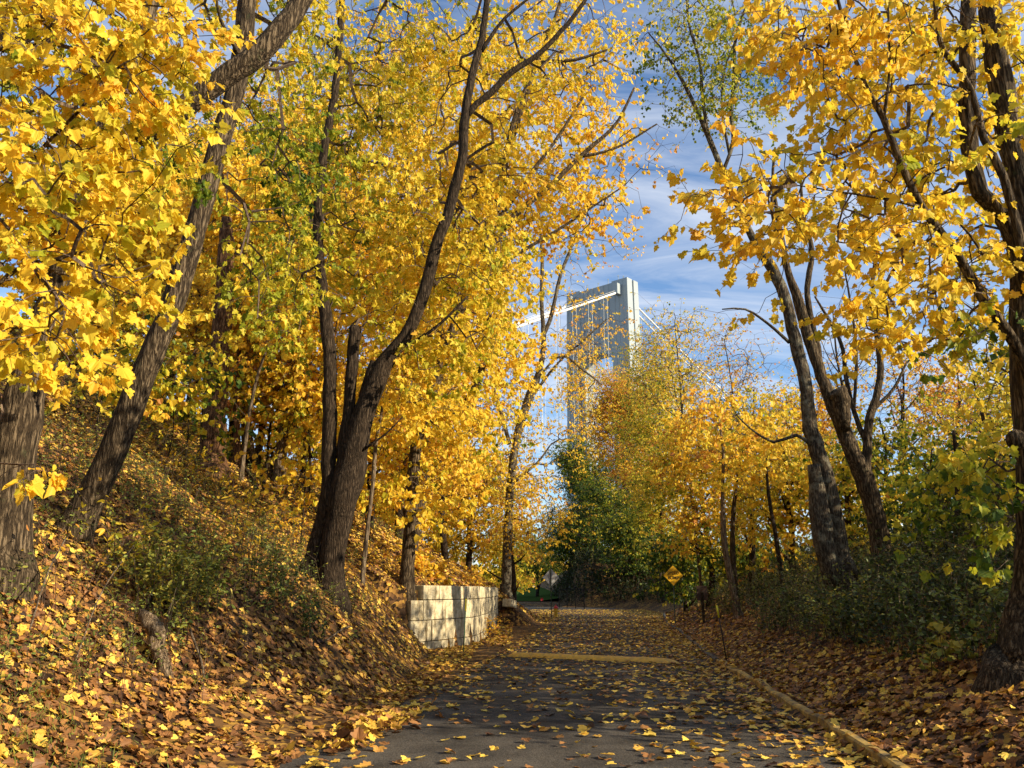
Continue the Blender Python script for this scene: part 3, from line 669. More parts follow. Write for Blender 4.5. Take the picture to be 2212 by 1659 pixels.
        if tipA:
            a_ = np.concatenate(tipA); b2 = np.concatenate(tipB); T.tubes3(a_, b2, np.full(len(a_), rt), np.full(len(a_), rt * .4))
        T.build('branches', B_TWIG, e, O_)
        Lv.build('crown', M_LEAF, O_, e)
        return e
TREES = True
exec_trees = []

# ---- A: leftmost trunk
t = Tree('maple_tree', 'leftmost thick grey maple trunk lit by the sun, leaning right at the left edge', group='maples on the left bank', bark=B_GREY)
DA = 9.6
t.limb([(-6, 1240, DA, 105), (8, 1127, DA, 100), (30, 964, DA, 92), (52, 861, DA, 84), (80, 770, DA, 76), (112, 674, DA, 70), (140, 580, DA, 64), (165, 470, DA, 58), (190, 370, DA, 54), (229, 245, DA, 48), (262, 163, DA, 44), (306, 73, DA, 40), (335, -40, DA, 34), (350, -200, DA, 20)], True)
t.limb([(186, 380, DA, 40), (240, 320, DA - .1, 50), (300, 290, DA - .2, 52), (347, 268, DA - .25, 52), (400, 232, DA - .3, 52), (470, 180, DA - .3, 54), (539, 132, DA - .3, 54), (592, 82, DA - .25, 52), (654, 0, DA - .1, 48), (720, -110, DA, 38), (800, -260, DA, 20)])
t.limb([(-30, 470, 7.4, 10), (40, 380, 7.0, 10), (100, 310, 6.8, 9), (170, 240, 6.6, 8), (235, 160, 6.5, 7), (300, 120, 6.4, 4)])
t.limb([(-60, 120, 6.6, 9), (60, 90, 6.6, 8), (130, 35, 6.6, 7), (180, -40, 6.6, 5)])
t.limb([(-70, 700, 6.2, 10), (20, 590, 6.2, 8), (120, 560, 6.1, 6), (250, 600, 6, 4)])
for a in [(120, 110, 6.8, 220, 170, 1.4, 27, .56), (70, 400, 6.6, 170, 200, 1.3, 24, .56), (285, 110, 7.2, 90, 100, 1.2, 8, .62), (40, 640, 6.4, 130, 150, 1.2, 11, .58), (235, 390, 7.2, 80, 110, .9, 8, .54), (205, 590, 7.2, 70, 80, .8, 4, .54), (60, 250, 8.4, 240, 240, 1., 20, .36), (280, 300, 8.2, 80, 90, .8, 4, .36)]:
    t.leafy(*a, leaf=.079, per=14, nsprig=6, spread=.28, slen=.36, lod=0 if a[2] < 8 else 1, tv=.08)
t.leafy(35, 1000, 6.4, 50, 35, .4, 3, .56, leaf=.095, per=8, nsprig=2, spread=.15, slen=.3, lod=0)
t.leafy(25, 790, 6.2, 55, 55, .4, 3, .6, leaf=.10, per=8, nsprig=2, spread=.15, slen=.3, lod=0)
t.build()
# ---- B: leaning trunk
t = Tree('maple_tree', 'tall smooth maple trunk leaning right, bare up to the top of the photo', group='maples on the left bank', bark=B_GREY)
DB = 11.6
t.limb([(140, 1225, DB, 59), (163, 1147, DB, 57), (194, 1080, DB, 59), (229, 1008, DB, 59), (261, 931, DB, 57), (294, 849, DB, 55), (325, 776, DB, 54), (356, 700, DB, 52), (378, 640, DB, 52), (413, 531, DB, 48), (440, 429, DB, 48), (463, 347, DB, 46), (487, 266, DB, 45), (512, 184, DB, 45), (524, 102, DB, 45), (534, 20, DB, 45), (545, -90, DB, 37), (570, -240, DB, 19)], True)
t.limb([(524, 130, DB - .1, 12), (475, 40, DB - .3, 8), (468, -20, DB - .5, 6)])
for a in [(420, 40, 13, 130, 110, 1.3, 12, .62), (598, 320, 14.5, 60, 150, 1.2, 24, .34), (575, 560, 14.5, 60, 160, 1.2, 18, .40), (625, 110, 14.5, 60, 120, 1.2, 18, .46), (620, -80, 13.5, 160, 80, 1.4, 16, .5)]:
    t.leafy(*a, leaf=.105, per=9, nsprig=5, spread=.35, slen=.4, lod=1, tv=.09)
t.build()
# ---- C: forked dark maple
t = Tree('maple_tree', 'dark forked maple with a broken middle stub, standing left of the concrete wall', group='maples on the left bank', bark=B_DARK)
DC = 17.6
t.limb([(719, 1292, DC, 52), (716, 1229, DC, 48), (727, 1147, DC, 56), (745, 1066, DC, 66), (757, 1004, DC, 66), (776, 923, DC, 54), (801, 853, DC, 46), (825, 795, DC, 42), (858, 748, DC, 32), (890, 700, DC, 30), (924, 606, DC, 28), (942, 530, DC, 28), (965, 472, DC, 26), (983, 404, DC, 25), (998, 346, DC, 24), (1003, 270, DC, 23), (1008, 225, DC, 22), (1023, 148, DC, 19), (1041, 81, DC, 17), (1052, 0, DC, 15), (1060, -100, DC, 10)], True)
t.limb([(676, 1205, DC + .1, 40), (692, 1150, DC + .1, 34), (708, 1086, DC, 36), (711, 1004, DC, 33), (711, 923, DC, 31), (713, 841, DC, 31), (712, 759, DC, 30), (703, 680, DC, 28), (690, 572, DC, 24), (686, 470, DC, 22), (691, 400, DC, 20), (703, 306, DC, 19), (719, 225, DC, 18), (731, 123, DC, 17), (739, 0, DC, 15), (742, -100, DC, 10)], True)
t.limb([(736, 990, DC, 26), (752, 900, DC, 26), (757, 820, DC, 26), (762, 760, DC, 27), (767, 722, DC, 30), (768, 706, DC, 24)])
t.limb([(785, 860, DC, 26), (806, 800, DC, 30), (812, 780, DC, 24)])
t.limb([(1008, 250, DC, 17), (1030, 225, DC, 17), (1059, 202, DC, 17), (1104, 157, DC, 16), (1163, 117, DC, 14), (1212, 67, DC, 12), (1261, 5, DC, 10), (1300, -70, DC, 6)])
t.limb([(1040, 110, DC, 12), (1060, 80, DC, 10), (1090, 40, DC, 8), (1150, -10, DC, 6)])
t.limb([(690, 455, DC, 10), (655, 430, DC, 9), (635, 400, DC, 7), (600, 360, DC, 5)])
t.limb([(858, 750, DC, 12), (900, 735, DC - .3, 9), (950, 700, DC - .5, 7), (1010, 640, DC - .6, 5)])
t.limb([(780, 975, DC - .2, 6), (830, 940, DC - .3, 4), (870, 900, DC - .4, 3)])
for a in [(860, 600, 20, 230, 130, 1.6, 54, .54), (900, 380, 20.3, 220, 170, 1.8, 59, .56), (800, 130, 20, 200, 170, 1.6, 48, .46), (1060, 120, 20.4, 200, 170, 1.6, 42, .56), (1050, 400, 20.6, 160, 200, 1.6, 39, .58), (960, 740, 18.8, 150, 80, 1.0, 26, .55), (1010, 570, 18.6, 110, 90, 1.0, 17, .56), (760, 320, 20, 140, 220, 1.3, 34, .40), (880, 420, 16.6, 90, 200, .5, 3, .56), (720, 420, 16.6, 50, 240, .5, 3, .44), (610, 620, 19.5, 110, 150, 1.6, 22, .36), (880, 800, 18, 60, 60, .8, 6, .5)]:
    t.leafy(*a, leaf=.118, per=9, nsprig=6, spread=.45, slen=.45, lod=1, tv=.08)
t.build()
# ---- D: orange maple just behind C, long limbs to the right
t = Tree('maple_tree', 'golden orange maple behind the forked tree, long limbs reaching right over the road', group='maples on the left bank', bark=B_GREY)
DD = 24
t.limb([(885, 1150, DD, 26), (900, 960, DD, 26), (950, 800, DD, 24), (1010, 620, DD, 22), (1060, 500, DD, 20), (1085, 380, DD, 18), (1109, 270, DD, 15), (1150, 160, DD, 12), (1194, 54, DD, 10), (1230, -60, DD, 6)], True)
t.limb([(1020, 600, DD, 16), (1095, 485, DD, 14), (1185, 404, DD, 12), (1270, 323, DD, 10), (1329, 270, DD, 8), (1370, 190, DD, 5)])
t.limb([(1250, 340, DD, 8), (1330, 320, DD, 6), (1419, 268, DD, 4)])
t.limb([(1060, 500, DD, 12), (1145, 377, DD, 10), (1208, 292, DD, 8), (1260, 210, DD, 5)])
t.limb([(1090, 350, DD, 12), (1136, 211, DD, 12), (1163, 139, DD, 10), (1239, 130, DD, 8), (1311, 108, DD, 5)])
t.limb([(1000, 640, DD, 12), (1100, 560, DD, 9), (1200, 500, DD, 7), (1290, 440, DD, 5), (1350, 400, DD, 3)])
for a in [(1130, 330, 25.5, 200, 210, 2.0, 91, .62), (1190, 110, 25.8, 170, 150, 2.0, 56, .58), (1250, 400, 25.5, 110, 130, 1.8, 27, .68), (1290, 200, 25, 90, 130, 1.5, 13, .72), (1000, 250, 26.5, 180, 250, 2, 48, .60), (1060, 620, 25, 90, 140, 1.5, 30, .58), (1000, 930, 23.6, 90, 90, 1.2, 19, .58), (930, 1080, 23, 80, 60, 1, 15, .6)]:
    t.leafy(*a, leaf=.12, per=9, nsprig=6, spread=.5, slen=.5, lod=2, tv=.08)
t.leafy(1370, 330, 24, 60, 100, 1.2, 8, .8, leaf=.10, per=3, nsprig=4, spread=.4, slen=.4, lod=2)
t.build()
# ---- dead rotting trunk
t = Tree('dead_tree', 'thick reddish rotting dead trunk upright on the left bank, bark peeling', 'tree', bark=B_RED)
t.limb([(455, 1012, 24, 62), (463, 923, 24, 50), (470, 841, 24, 46), (475, 760, 24, 44), (480, 690, 24, 42), (486, 600, 24, 38), (489, 510, 24, 34), (490, 470, 24, 22)], True)
t.limb([(440, 1010, 23.9, 20), (450, 930, 23.9, 14), (462, 830, 23.9, 8)])
t.build()
# ---- slim trunks on the slope behind, each its own tree
SL = [
 ('golden maple with a pale trunk right of the rotting trunk', [(612, 938, 22), (620, 880, 22), (627, 800, 20), (625, 739, 18), (622, 620, 15), (616, 480, 11)], 27, .66, B_PALE, [(640, 640, 130, 120), (560, 560, 110, 110), (680, 850, 90, 50)]),
 ('slender maple with a straight thin trunk between the rotting trunk and the pale one', [(564, 918, 11), (568, 841, 11), (572, 740, 10), (570, 600, 8), (574, 470, 6)], 28, .6, B_GREY, [(560, 470, 130, 110), (540, 760, 80, 60)]),
 ('short red-brown trunk close behind the rotting trunk', [(512, 912, 14), (510, 870, 14), (514, 800, 10), (520, 700, 8), (528, 560, 6)], 26.5, .64, B_RED, [(520, 640, 80, 70), (500, 420, 120, 100)]),
 ('pale broken-barked trunk half hidden behind the rotting trunk', [(528, 850, 22), (520, 790, 24), (514, 740, 20), (508, 640, 14), (500, 520, 10)], 30, .62, B_PALE, [(430, 560, 120, 110)]),
 ('thin pale sapling leaning right on the golden slope', [(530, 960, 8), (541, 880, 8), (560, 800, 6), (590, 720, 4)], 25, .62, B_PALE, [(600, 700, 60, 40)]),
 ('dark slanting trunk between the leaning maple and the rotting trunk', [(390, 770, 12), (417, 719, 12), (450, 640, 11), (480, 560, 9), (520, 450, 6)], 32, .64, B_DARK, [(420, 420, 130, 110), (330, 600, 90, 80)]),
 ('dark maple trunk high on the bank left of the leaning maple', [(236, 790, 16), (232, 720, 15), (226, 640, 13), (222, 520, 10), (230, 400, 7)], 30, .66, B_DARK, [(230, 560, 120, 80), (260, 430, 120, 100)]),
 ('pale double-stemmed sapling high on the left bank', [(202, 790, 7), (200, 740, 7), (196, 650, 6), (200, 560, 4)], 27, .6, B_PALE, [(180, 620, 80, 60)]),
 ('dark maple trunk behind the leaning trunk near the top of the bank', [(655, 935, 12), (652, 860, 12), (650, 760, 11), (655, 600, 9), (660, 420, 6)], 33, .68, B_DARK, [(760, 520, 150, 130), (640, 330, 130, 120)]),
 ('thin maple stem right of the forked tree on the golden slope', [(795, 1130, 9), (806, 1040, 9), (812, 960, 8), (830, 860, 6), (850, 760, 4)], 21, .62, B_PALE, [(860, 880, 70, 60)]),
 ('golden maple on the slope above the concrete wall', [(880, 1110, 20), (872, 1060, 18), (880, 980, 16), (905, 860, 14), (925, 720, 10), (940, 560, 6)], 30, .7, B_GREY, [(930, 640, 130, 120), (860, 860, 70, 90), (960, 960, 70, 60)]),
 ('mossy curved maple trunk rising behind the wall', [(925, 1000, 22), (948, 915, 20), (1000, 880, 20), (1030, 830, 18), (1046, 770, 14), (1060, 660, 10), (1080, 520, 6)], 28, .64, B_GREY, [(1060, 760, 80, 90), (1020, 520, 110, 110)]),
]
for lab, pts, D, tint, bk, bl in SL:
    t = Tree('maple_tree' if 'sapling' not in lab else 'maple_sapling', lab, 'tree', 'trees on the slope behind', bk)
    t.limb([(a, b_, D, w_) for a, b_, w_ in pts], True)
    for (a, b_, rx, ry_) in bl:
        t.leafy(a, b_, D + .5, rx, ry_, 2.5, int(rx * ry_ / 170), tint, leaf=.125, per=9, nsprig=6, spread=.5, slen=.5, lod=2, tv=.07)
    t.build()
# ---- slim trunks among the right-hand trees
for lab, pts, D, bk, bl, ti in [
 ('slim pale trunk curving up beside the brown panel, golden leaves above', [(1592, 1318, 15), (1578, 1247, 14), (1564, 1162, 13), (1561, 1060, 8), (1562, 975, 6), (1552, 900, 3)], 31, B_PALE, (1540, 960, 90, 110), .66),
 ('slim darker trunk close right of the slim pale one', [(1590, 1290, 12), (1582, 1162, 11), (1590, 1050, 7), (1606, 960, 4)], 32, B_GREY, (1630, 980, 70, 90), .6),
 ('thin dark trunk left of the lichen-covered tree', [(1688, 1245, 10), (1676, 1160, 9), (1660, 1069, 7), (1654, 980, 4)], 29, B_DARK, (1660, 960, 60, 80), .62),
 ('thin pale stem low behind the speed bump sign', [(1512, 1240, 7), (1507, 1190, 7), (1500, 1120, 6), (1490, 1040, 4)], 44, B_PALE, (1480, 1060, 60, 50), .5),
 ('thin dark trunk in the green brush near the right edge', [(2070, 1230, 14), (2069, 1120, 12), (2068, 1022, 10), (2060, 930, 7)], 19, B_DARK, (2060, 1080, 70, 80), .3)]:
    t = Tree('maple_tree', lab, 'tree', 'slim trees right of the road', bk); t.limb([(a, b_, D, w_) for a, b_, w_ in pts], True)
    t.leafy(bl[0], bl[1], D - .3, bl[2], bl[3], 1.5, int(bl[2] * bl[3] / 260), ti, leaf=.12, per=8, nsprig=6, spread=.45, slen=.45, lod=2, tv=.1); t.build()
# ---- H: slim forked tree at the centre, in front of the bridge
t = Tree('maple_tree', 'slender forked tree with torn pale bark, in front of the bridge tower', 'tree', bark=B_LICH)
DH = 44
t.limb([(1092, 1285, DH, 22), (1098, 1120, DH, 18), (1108, 1000, DH, 17), (1120, 930, DH, 18), (1134, 885, DH, 19), (1150, 844, DH, 20), (1163, 807, DH, 14), (1172, 763, DH, 12), (1174, 718, DH, 11), (1170, 652, DH, 9), (1171, 560, DH, 8), (1165, 460, DH, 5), (1160, 380, DH, 3)], True)
t.limb([(1174, 725, DH, 10), (1191, 682, DH, 9), (1209, 601, DH, 8), (1231, 542, DH, 7), (1260, 470, DH, 5), (1290, 430, DH, 3)])
t.limb([(1100, 960, DH, 10), (1080, 880, DH, 8), (1060, 820, DH, 5)])
t.limb([(1190, 960, DH, 3), (1160, 1000, DH, 5), (1112, 1040, DH, 8)])
t.limb([(1140, 870, DH, 8), (1200, 790, DH, 5), (1255, 740, DH, 4), (1310, 690, DH, 3)])
t.limb([(1150, 830, DH, 5), (1210, 770, DH, 5), (1260, 800, DH, 4), (1300, 830, DH, 3)])
for a in [(1100, 900, 44, 90, 180, 2, 70, .66), (1150, 1090, 43, 90, 110, 2, 50, .66), (1245, 690, 44, 80, 110, 2, 26, .78), (1280, 540, 44, 90, 80, 2, 8, .8)]:
    t.leafy(*a, leaf=.12, per=6, nsprig=7, spread=.6, slen=.55, lod=3, tv=.08, rt=.005)
t.leafy(1220, 770, 44, 70, 50, 1, 14, .68, leaf=.12, per=5, nsprig=6, spread=.4, slen=.4, lod=3)
t.leafy(1235, 890, 44, 55, 120, 1.5, 38, .64, leaf=.12, per=6, nsprig=6, spread=.4, slen=.4, lod=3)
t.build()
# ---- E: lichen tree
t = Tree('dead_tree', 'pale lichen-covered tree with a cut side stump, light green leaves at its top', 'tree', bark=B_LICH)
DE = 19
t.limb([(1836, 1330, DE, 56), (1828, 1275, DE, 48), (1812, 1181, DE, 42), (1795, 1083, DE, 40), (1775, 998, DE, 36), (1752, 928, DE, 32), (1745, 870, DE, 30), (1733, 797, DE, 28), (1712, 710, DE, 27), (1695, 637, DE, 26), (1658, 563, DE, 24), (1626, 515, DE, 18), (1590, 435, DE, 15), (1557, 361, DE, 14), (1522, 276, DE, 12), (1480, 186, DE, 9), (1440, 120, DE, 6), (1400, 70, DE, 3)], True)
t.limb([(1800, 1260, DE - .15, 40), (1782, 1180, DE - .18, 44), (1772, 1110, DE - .18, 42), (1764, 1050, DE - .15, 32), (1757, 1004, DE - .15, 26)])
t.limb([(1848, 1250, DE, 10), (1838, 1228, DE - .2, 24), (1826, 1200, DE, 16)])
t.limb([(1562, 370, DE, 9), (1583, 308, DE, 9), (1580, 240, DE, 10), (1586, 160, DE, 9), (1590, 80, DE, 8), (1621, -10, DE, 6)])
t.limb([(1575, 330, DE, 7), (1560, 240, DE, 6), (1566, 150, DE, 5), (1600, 60, DE, 3)])
t.limb([(1528, 285, DE, 9), (1517, 200, DE, 8), (1512, 133, DE, 8), (1490, 60, DE, 6), (1483, 0, DE, 5)])
t.limb([(1750, 960, DE - .1, 8), (1720, 940, DE - .2, 8), (1670, 955, DE - .3, 6), (1620, 925, DE - .4, 4), (1590, 895, DE - .5, 3)])
t.limb([(1705, 740, DE, 8), (1660, 700, DE - .2, 6), (1610, 668, DE - .4, 5), (1560, 668, DE - .5, 3)])
t.leafy(1500, 120, DE, 110, 170, 1.2, 95, .31, leaf=.075, per=8, nsprig=5, spread=.3, slen=.32, lod=3, tv=.08, rt=.003)
t.leafy(1590, 130, DE, 90, 180, 1.2, 70, .31, leaf=.075, per=8, nsprig=5, spread=.3, slen=.32, lod=3, tv=.08, rt=.003)
t.leafy(1450, 680, DE + 2, 90, 40, 1, 1, .85, leaf=.06, per=3, nsprig=4, spread=.4, slen=.4, lod=3)
t.build()
# ---- F: forked tree behind it
t = Tree('dead_tree', 'dark forked tree with a sawn-off top, just right of the lichen-covered tree', 'tree', bark=B_GREY)
DF = 22
t.limb([(1915, 1260, DF, 46), (1906, 1200, DF, 42), (1892, 1115, DF, 40), (1868, 1036, DF, 40), (1842, 979, DF, 36), (1818, 923, DF, 33), (1800, 881, DF, 30), (1780, 828, DF, 27), (1748, 733, DF, 24), (1722, 637, DF, 22), (1706, 600, DF, 16), (1690, 520, DF, 12), (1670, 400, DF, 8), (1674, 319, DF, 5)], True)
t.limb([(1822, 930, DF - .15, 26), (1818, 880, DF - .2, 40), (1812, 852, DF - .25, 42), (1808, 843, DF - .28, 38)])
t.limb([(1772, 790, DF, 14), (1765, 750, DF, 16), (1744, 640, DF, 14), (1754, 540, DF, 12), (1735, 470, DF, 9), (1730, 380, DF, 5)])
t.limb([(1868, 1030, DF, 22), (1873, 975, DF, 20), (1877, 904, DF, 18), (1892, 860, DF, 16), (1902, 796, DF, 15), (1893, 706, DF, 12), (1886, 611, DF, 9), (1895, 520, DF, 5)])
t.limb([(1873, 960, DF, 12), (1845, 890, DF + .3, 11), (1830, 830, DF + .4, 10), (1817, 743, DF + .4, 9), (1790, 690, DF + .4, 7), (1760, 640, DF + .4, 4)])
t.limb([(1880, 890, DF, 9), (1930, 840, DF, 7), (1960, 780, DF, 4)])
t.limb([(1845, 880, DF + .5, 8), (1850, 760, DF + .5, 7), (1835, 640, DF + .5, 5), (1820, 560, DF + .5, 3)])
t.limb([(1768, 770, DF, 12), (1730, 700, DF + .1, 9), (1706, 600, DF + .1, 9), (1700, 560, DF + .1, 7)])
t.leafy(1800, 600, DF, 150, 180, 1.5, 10, .8, leaf=.05, per=2, nsprig=7, spread=.5, slen=.5, lod=3, rt=.004)
t.build()
# ---- G: big maple at the right edge
t = Tree('maple_tree', 'big dark many-limbed maple at the right edge, golden leaves spread against the sky', 'tree', bark=B_GREY)
DG = 9.6
t.limb([(2212, 1455, DG, 100), (2230, 1340, DG, 94), (2244, 1200, DG, 88), (2244, 1050, DG, 88), (2238, 900, DG, 90), (2228, 760, DG, 92), (2228, 620, DG, 84), (2218, 480, DG, 70), (2202, 380, DG, 62), (2178, 265, DG, 58), (2158, 159, DG, 56), (2146, 60, DG, 54), (2140, -40, DG, 48), (2150, -200, DG, 30)], True)
t.limb([(2226, 640, DG - .1, 50), (2196, 531, DG - .1, 42), (2160, 462, DG - .1, 40), (2118, 414, DG - .1, 38), (2094, 319, DG - .1, 38), (2088, 159, DG - .1, 38), (2093, 0, DG - .1, 34), (2100, -150, DG - .1, 20)])
t.limb([(2222, 600, DG - .3, 22), (2200, 504, DG - .3, 20), (2168, 382, DG - .3, 20), (2125, 297, DG - .3, 18), (2099, 196, DG - .3, 14), (2056, 133, DG - .3, 14), (2030, 90, DG - .3, 13), (2019, -10, DG - .3, 11), (2010, -120, DG - .3, 7)])
t.limb([(2230, 820, DG - .2, 36), (2195, 745, DG - .25, 26), (2125, 648, DG - .3, 23), (2062, 542, DG - .35, 21), (1993, 451, DG - .4, 19), (1945, 350, DG - .45, 16), (1908, 255, DG - .5, 15), (1870, 186, DG - .5, 12), (1833, 85, DG - .5, 10), (1807, -10, DG - .5, 8), (1780, -110, DG - .5, 5)])
t.limb([(1908, 255, DG - .5, 9), (1918, 190, DG - .5, 7), (1921, 133, DG - .5, 6), (1918, -10, DG - .5, 5)])
t.limb([(1990, 448, DG - .4, 9), (1940, 435, DG - .6, 7), (1886, 425, DG - .7, 7), (1840, 418, DG - .8, 5), (1720, 400, DG - .9, 3)])
t.limb([(1845, 115, DG - .5, 7), (1810, 115, DG - .6, 7), (1760, 95, DG - .7, 4)])
t.limb([(2100, 200, DG - .2, 7), (2030, 180, DG - .4, 6), (1960, 185, DG - .5, 4)])
t.limb([(2130, 560, DG - .2, 5), (2060, 470, DG - .4, 5), (2000, 520, DG - .5, 4), (1950, 520, DG - .5, 3)])
t.knobs = [(P(2196, 950, DG - .2), .12)]
for a in [(1960, 160, 10.4, 300, 190, 1.0, 60, .58), (1960, 160, 8.8, 250, 170, .6, 12, .6), (1890, 430, 10.2, 240, 150,  .9, 40, .58), (1850, 480, 8.8, 200, 130, .7, 16, .6), (2080, 480, 10.8, 160, 200, .9, 26, .56), (1620, 440, 8.6, 110, 80, .6, 16, .64), (1960, 640, 9, 170, 120, .9, 26, .60), (1760, 60, 8.6, 170, 90, .8, 24, .66), (2130, 60, 8.4, 110, 120, .8, 5, .52), (1890, 60, 9.6, 330, 180, 1.0, 26, .58), (2150, 300, 8.0, 80, 90, .5, 7, .5)]:
    t.leafy(*a, leaf=.092, per=9, nsprig=3, spread=.29, slen=.36, lod=0, tv=.07)
t.leafy(2085, 1000, 9.8, 110, 30, .5, 9, .44, leaf=.095, per=8, nsprig=3, spread=.18, slen=.34, lod=0)
t.leafy(2160, 1130, 9.4, 70, 55, .5, 7, .26, leaf=.095, per=8, nsprig=3, spread=.18, slen=.34, lod=0)
t.leafy(2060, 720, 9.6, 100, 50, .5, 7, .3, leaf=.095, per=7, nsprig=3, spread=.2, slen=.34, lod=0)
t.build()

# ---- background and understorey trees with free limbs
def grow(name, label, px, D, top, bot, hw, tint, dens=1.0, trunk_w=.14, lean=0., bark=None, leaf=.12, per=7, tv=.15, lod=None, group='trees beyond the road', rd=None, nl=11, spread=.55, basepx=None, cat='tree', x0=None, rt=.005):
    """tree at pixel column px, distance D; crown spans rows top..bot, half width hw pixels"""
    x = (ray(px, 1275)[0]) * D if x0 is None else x0
    g = G(x, D); zt = P(px, top, D)[2]; zb = max(P(px, bot, D)[2], g + .3); hwm = hw / F * D; rd = rd or hwm
    t = Tree(name, label, cat, group, bark or B_DARK, (x, D, g))
    hgt = zt - g; xt = x + lean * hgt
    zc = (zt + zb) / 2; rz = (zt - zb) / 2
    pts = []
    for q in np.linspace(0, 1, 6):
        pts.append((x + (xt - x) * q + rng.normal(0, .04) * hgt * .25 * (0 < q), D + rng.normal(0, .02) * hgt, g - .2 + (hgt * .93) * q, trunk_w * (1 - .85 * q)))
    C = t.limb3(np.array(pts), False, .4)
    ends = []
    for q in range(nl):
        f = rng.uniform(.25, .85) if zb - g > .3 * hgt else rng.uniform(.15, .85)
        i0 = int(f * (len(C) - 1)); p = C[i0]; an = rng.uniform(0, 6.28); rr = hwm * rng.uniform(.5, .95)
        e_ = np.array((xt + rr * math.cos(an), D + min(rr, rd) * math.sin(an), min(zt, p[2] + rr * rng.uniform(.4, 1.3))))
        ends.append((p[:3], e_)); m_ = (p[:3] + e_) / 2 + np.array((0, 0, -.08 * rr)) + rng.normal(0, .06 * rr, 3)
        t.limb3(np.array([list(p[:3]) + [p[3] * .6], list(m_) + [p[3] * .38], list(e_) + [.012]]), False, .4)
    vol = hwm * rd * rz; ncl = max(4, int(dens * 30 * vol ** .62))
    u = ball(ncl); u = u * (.55 + .45 * rng.random((ncl, 1)) ** .3)
    fr = .8 + .2 * np.sqrt(np.maximum(0, 1 - np.abs(u[:, 2:3])))
    Cc = np.array((xt * .6 + x * .4, D, zc)) + u * np.array((hwm, rd, rz)) * 1.0
    sel = rng.random(ncl) < .6; ki = rng.integers(0, len(ends), ncl); tt = rng.uniform(.5, 1.1, (ncl, 1))
    Ce = np.array([ends[q][0] for q in ki]) * (1 - tt) + np.array([ends[q][1] for q in ki]) * tt + rng.normal(0, .16, (ncl, 3)) * np.array((hwm, rd, rz * .6))
    Ce[:, 2] = np.where(Ce[:, 2] < zb - .1 * rz, Cc[:, 2], Ce[:, 2]); Cc = np.where(sel[:, None], Ce, Cc)
    t.leafy3(Cc, D, tint, leaf * (1.25 if D > 40 else 1), per, 7, spread, tv, 1., .5, near_lod(D) if lod is None else lod, rt)
    t.build(); return t
GR = [
 # label, px, D, top, bot, hw, tint, dens
 ('orange-topped maple right in front of the bridge tower leg', 1365, 92, 775, 1130, 80, .76, 1.5),
 ('dark green tree filling the gap under the orange maple', 1285, 102, 940, 1240, 70, .14, 1.5),
 ('golden maple left of the speed bump sign', 1430, 76, 850, 1200, 85, .46, 1.2),
 ('bright orange and yellow maple above the speed bump sign', 1530, 44, 870, 1170, 95, .66, 1.3),
 ('tall golden maple right of the speed bump sign', 1625, 38, 800, 1180, 85, .54, 1.2),
 ('tawny maple just behind the lichen-covered tree', 1715, 34, 900, 1230, 80, .58, 1.1),
 ('small yellow maple over the brush right of the lichen-covered tree', 1850, 30, 930, 1220, 75, .48, 1.3),
 ('yellow-green maple behind the fork of the dark tree', 1960, 34, 870, 1250, 85, .34, 1.0),
 ('dark green maple near the right edge behind the brush', 2060, 26, 940, 1260, 85, .2, .8),
 ('green and gold maple at the far right behind the big trunk', 2190, 24, 900, 1270, 85, .28, .8),
 ('rust-orange maple high at the right behind the golden leaves', 2110, 48, 740, 1000, 120, .84, .5),
 ('small orange maple between the two dead trees', 1775, 48, 820, 1050, 80, .74, .9),
 ('dark green understorey tree at the bend of the road', 1230, 106, 1100, 1270, 60, .12, 1.6),
 ('dark green low tree behind the speed bump sign', 1370, 88, 1050, 1280, 85, .14, 1.7),
 ('shadowed green sapling between the sign and the brown panel', 1480, 50, 1130, 1300, 65, .14, 1.6),
 ('shadowed yellow-green tree right of the brown panel', 1620, 42, 1140, 1300, 70, .22, 1.4),
 ('golden maple leaning over the end of the wall', 1010, 46, 960, 1210, 65, .62, 1.3),
 ('amber maple behind the wall end, sky showing through', 1110, 54, 940, 1200, 60, .70, .9),
 ('green young tree beside the grey sign back', 1160, 114, 1150, 1250, 50, .14, 1.4),
 ('dark shrubby tree over the left road edge past the wall', 1085, 60, 1130, 1270, 45, .45, 1.2),
]
for lab, px, D, top, bot, hw, tint, dens in GR:
    grow('maple_tree' if 'maple' in lab else 'woodland_tree', lab, px, D, top, bot, hw, tint, dens, trunk_w=.13 + D * .001, lean=rng.uniform(-.06, .06))
# sparse, nearly bare trees against the sky
BR = [('round-crowned bare locust with a few brown leaves right of the bridge tower', 1490, 58, 640, 900, 95, .62, .42, 5),
      ('yellow-tufted tree beside the right bridge cable', 1430, 82, 700, 960, 75, .5, .8, 7),
      ('bare pinkish twiggy tree behind the lichen-covered tree', 1610, 60, 690, 900, 90, .82, .30, 3),
      ('bare pale tree with a wide twiggy crown right of the dark fork', 1860, 40, 620, 900, 90, .8, .16, 2),
      ('bare tree with upright twigs between the dark fork and the right edge', 1990, 44, 700, 900, 90, .8, .24, 3),
      ('bare twiggy tree in front of the bridge portal', 1270, 104, 710, 900, 60, .78, .2, 2)]
for lab, px, D, top, bot, hw, tint, dens, per in BR:
    grow('bare_tree', lab, px, D, top, bot, hw, tint, dens, trunk_w=.16, per=per, nl=12, leaf=.11, group='nearly bare trees against the sky', rt=.0065, spread=.8)
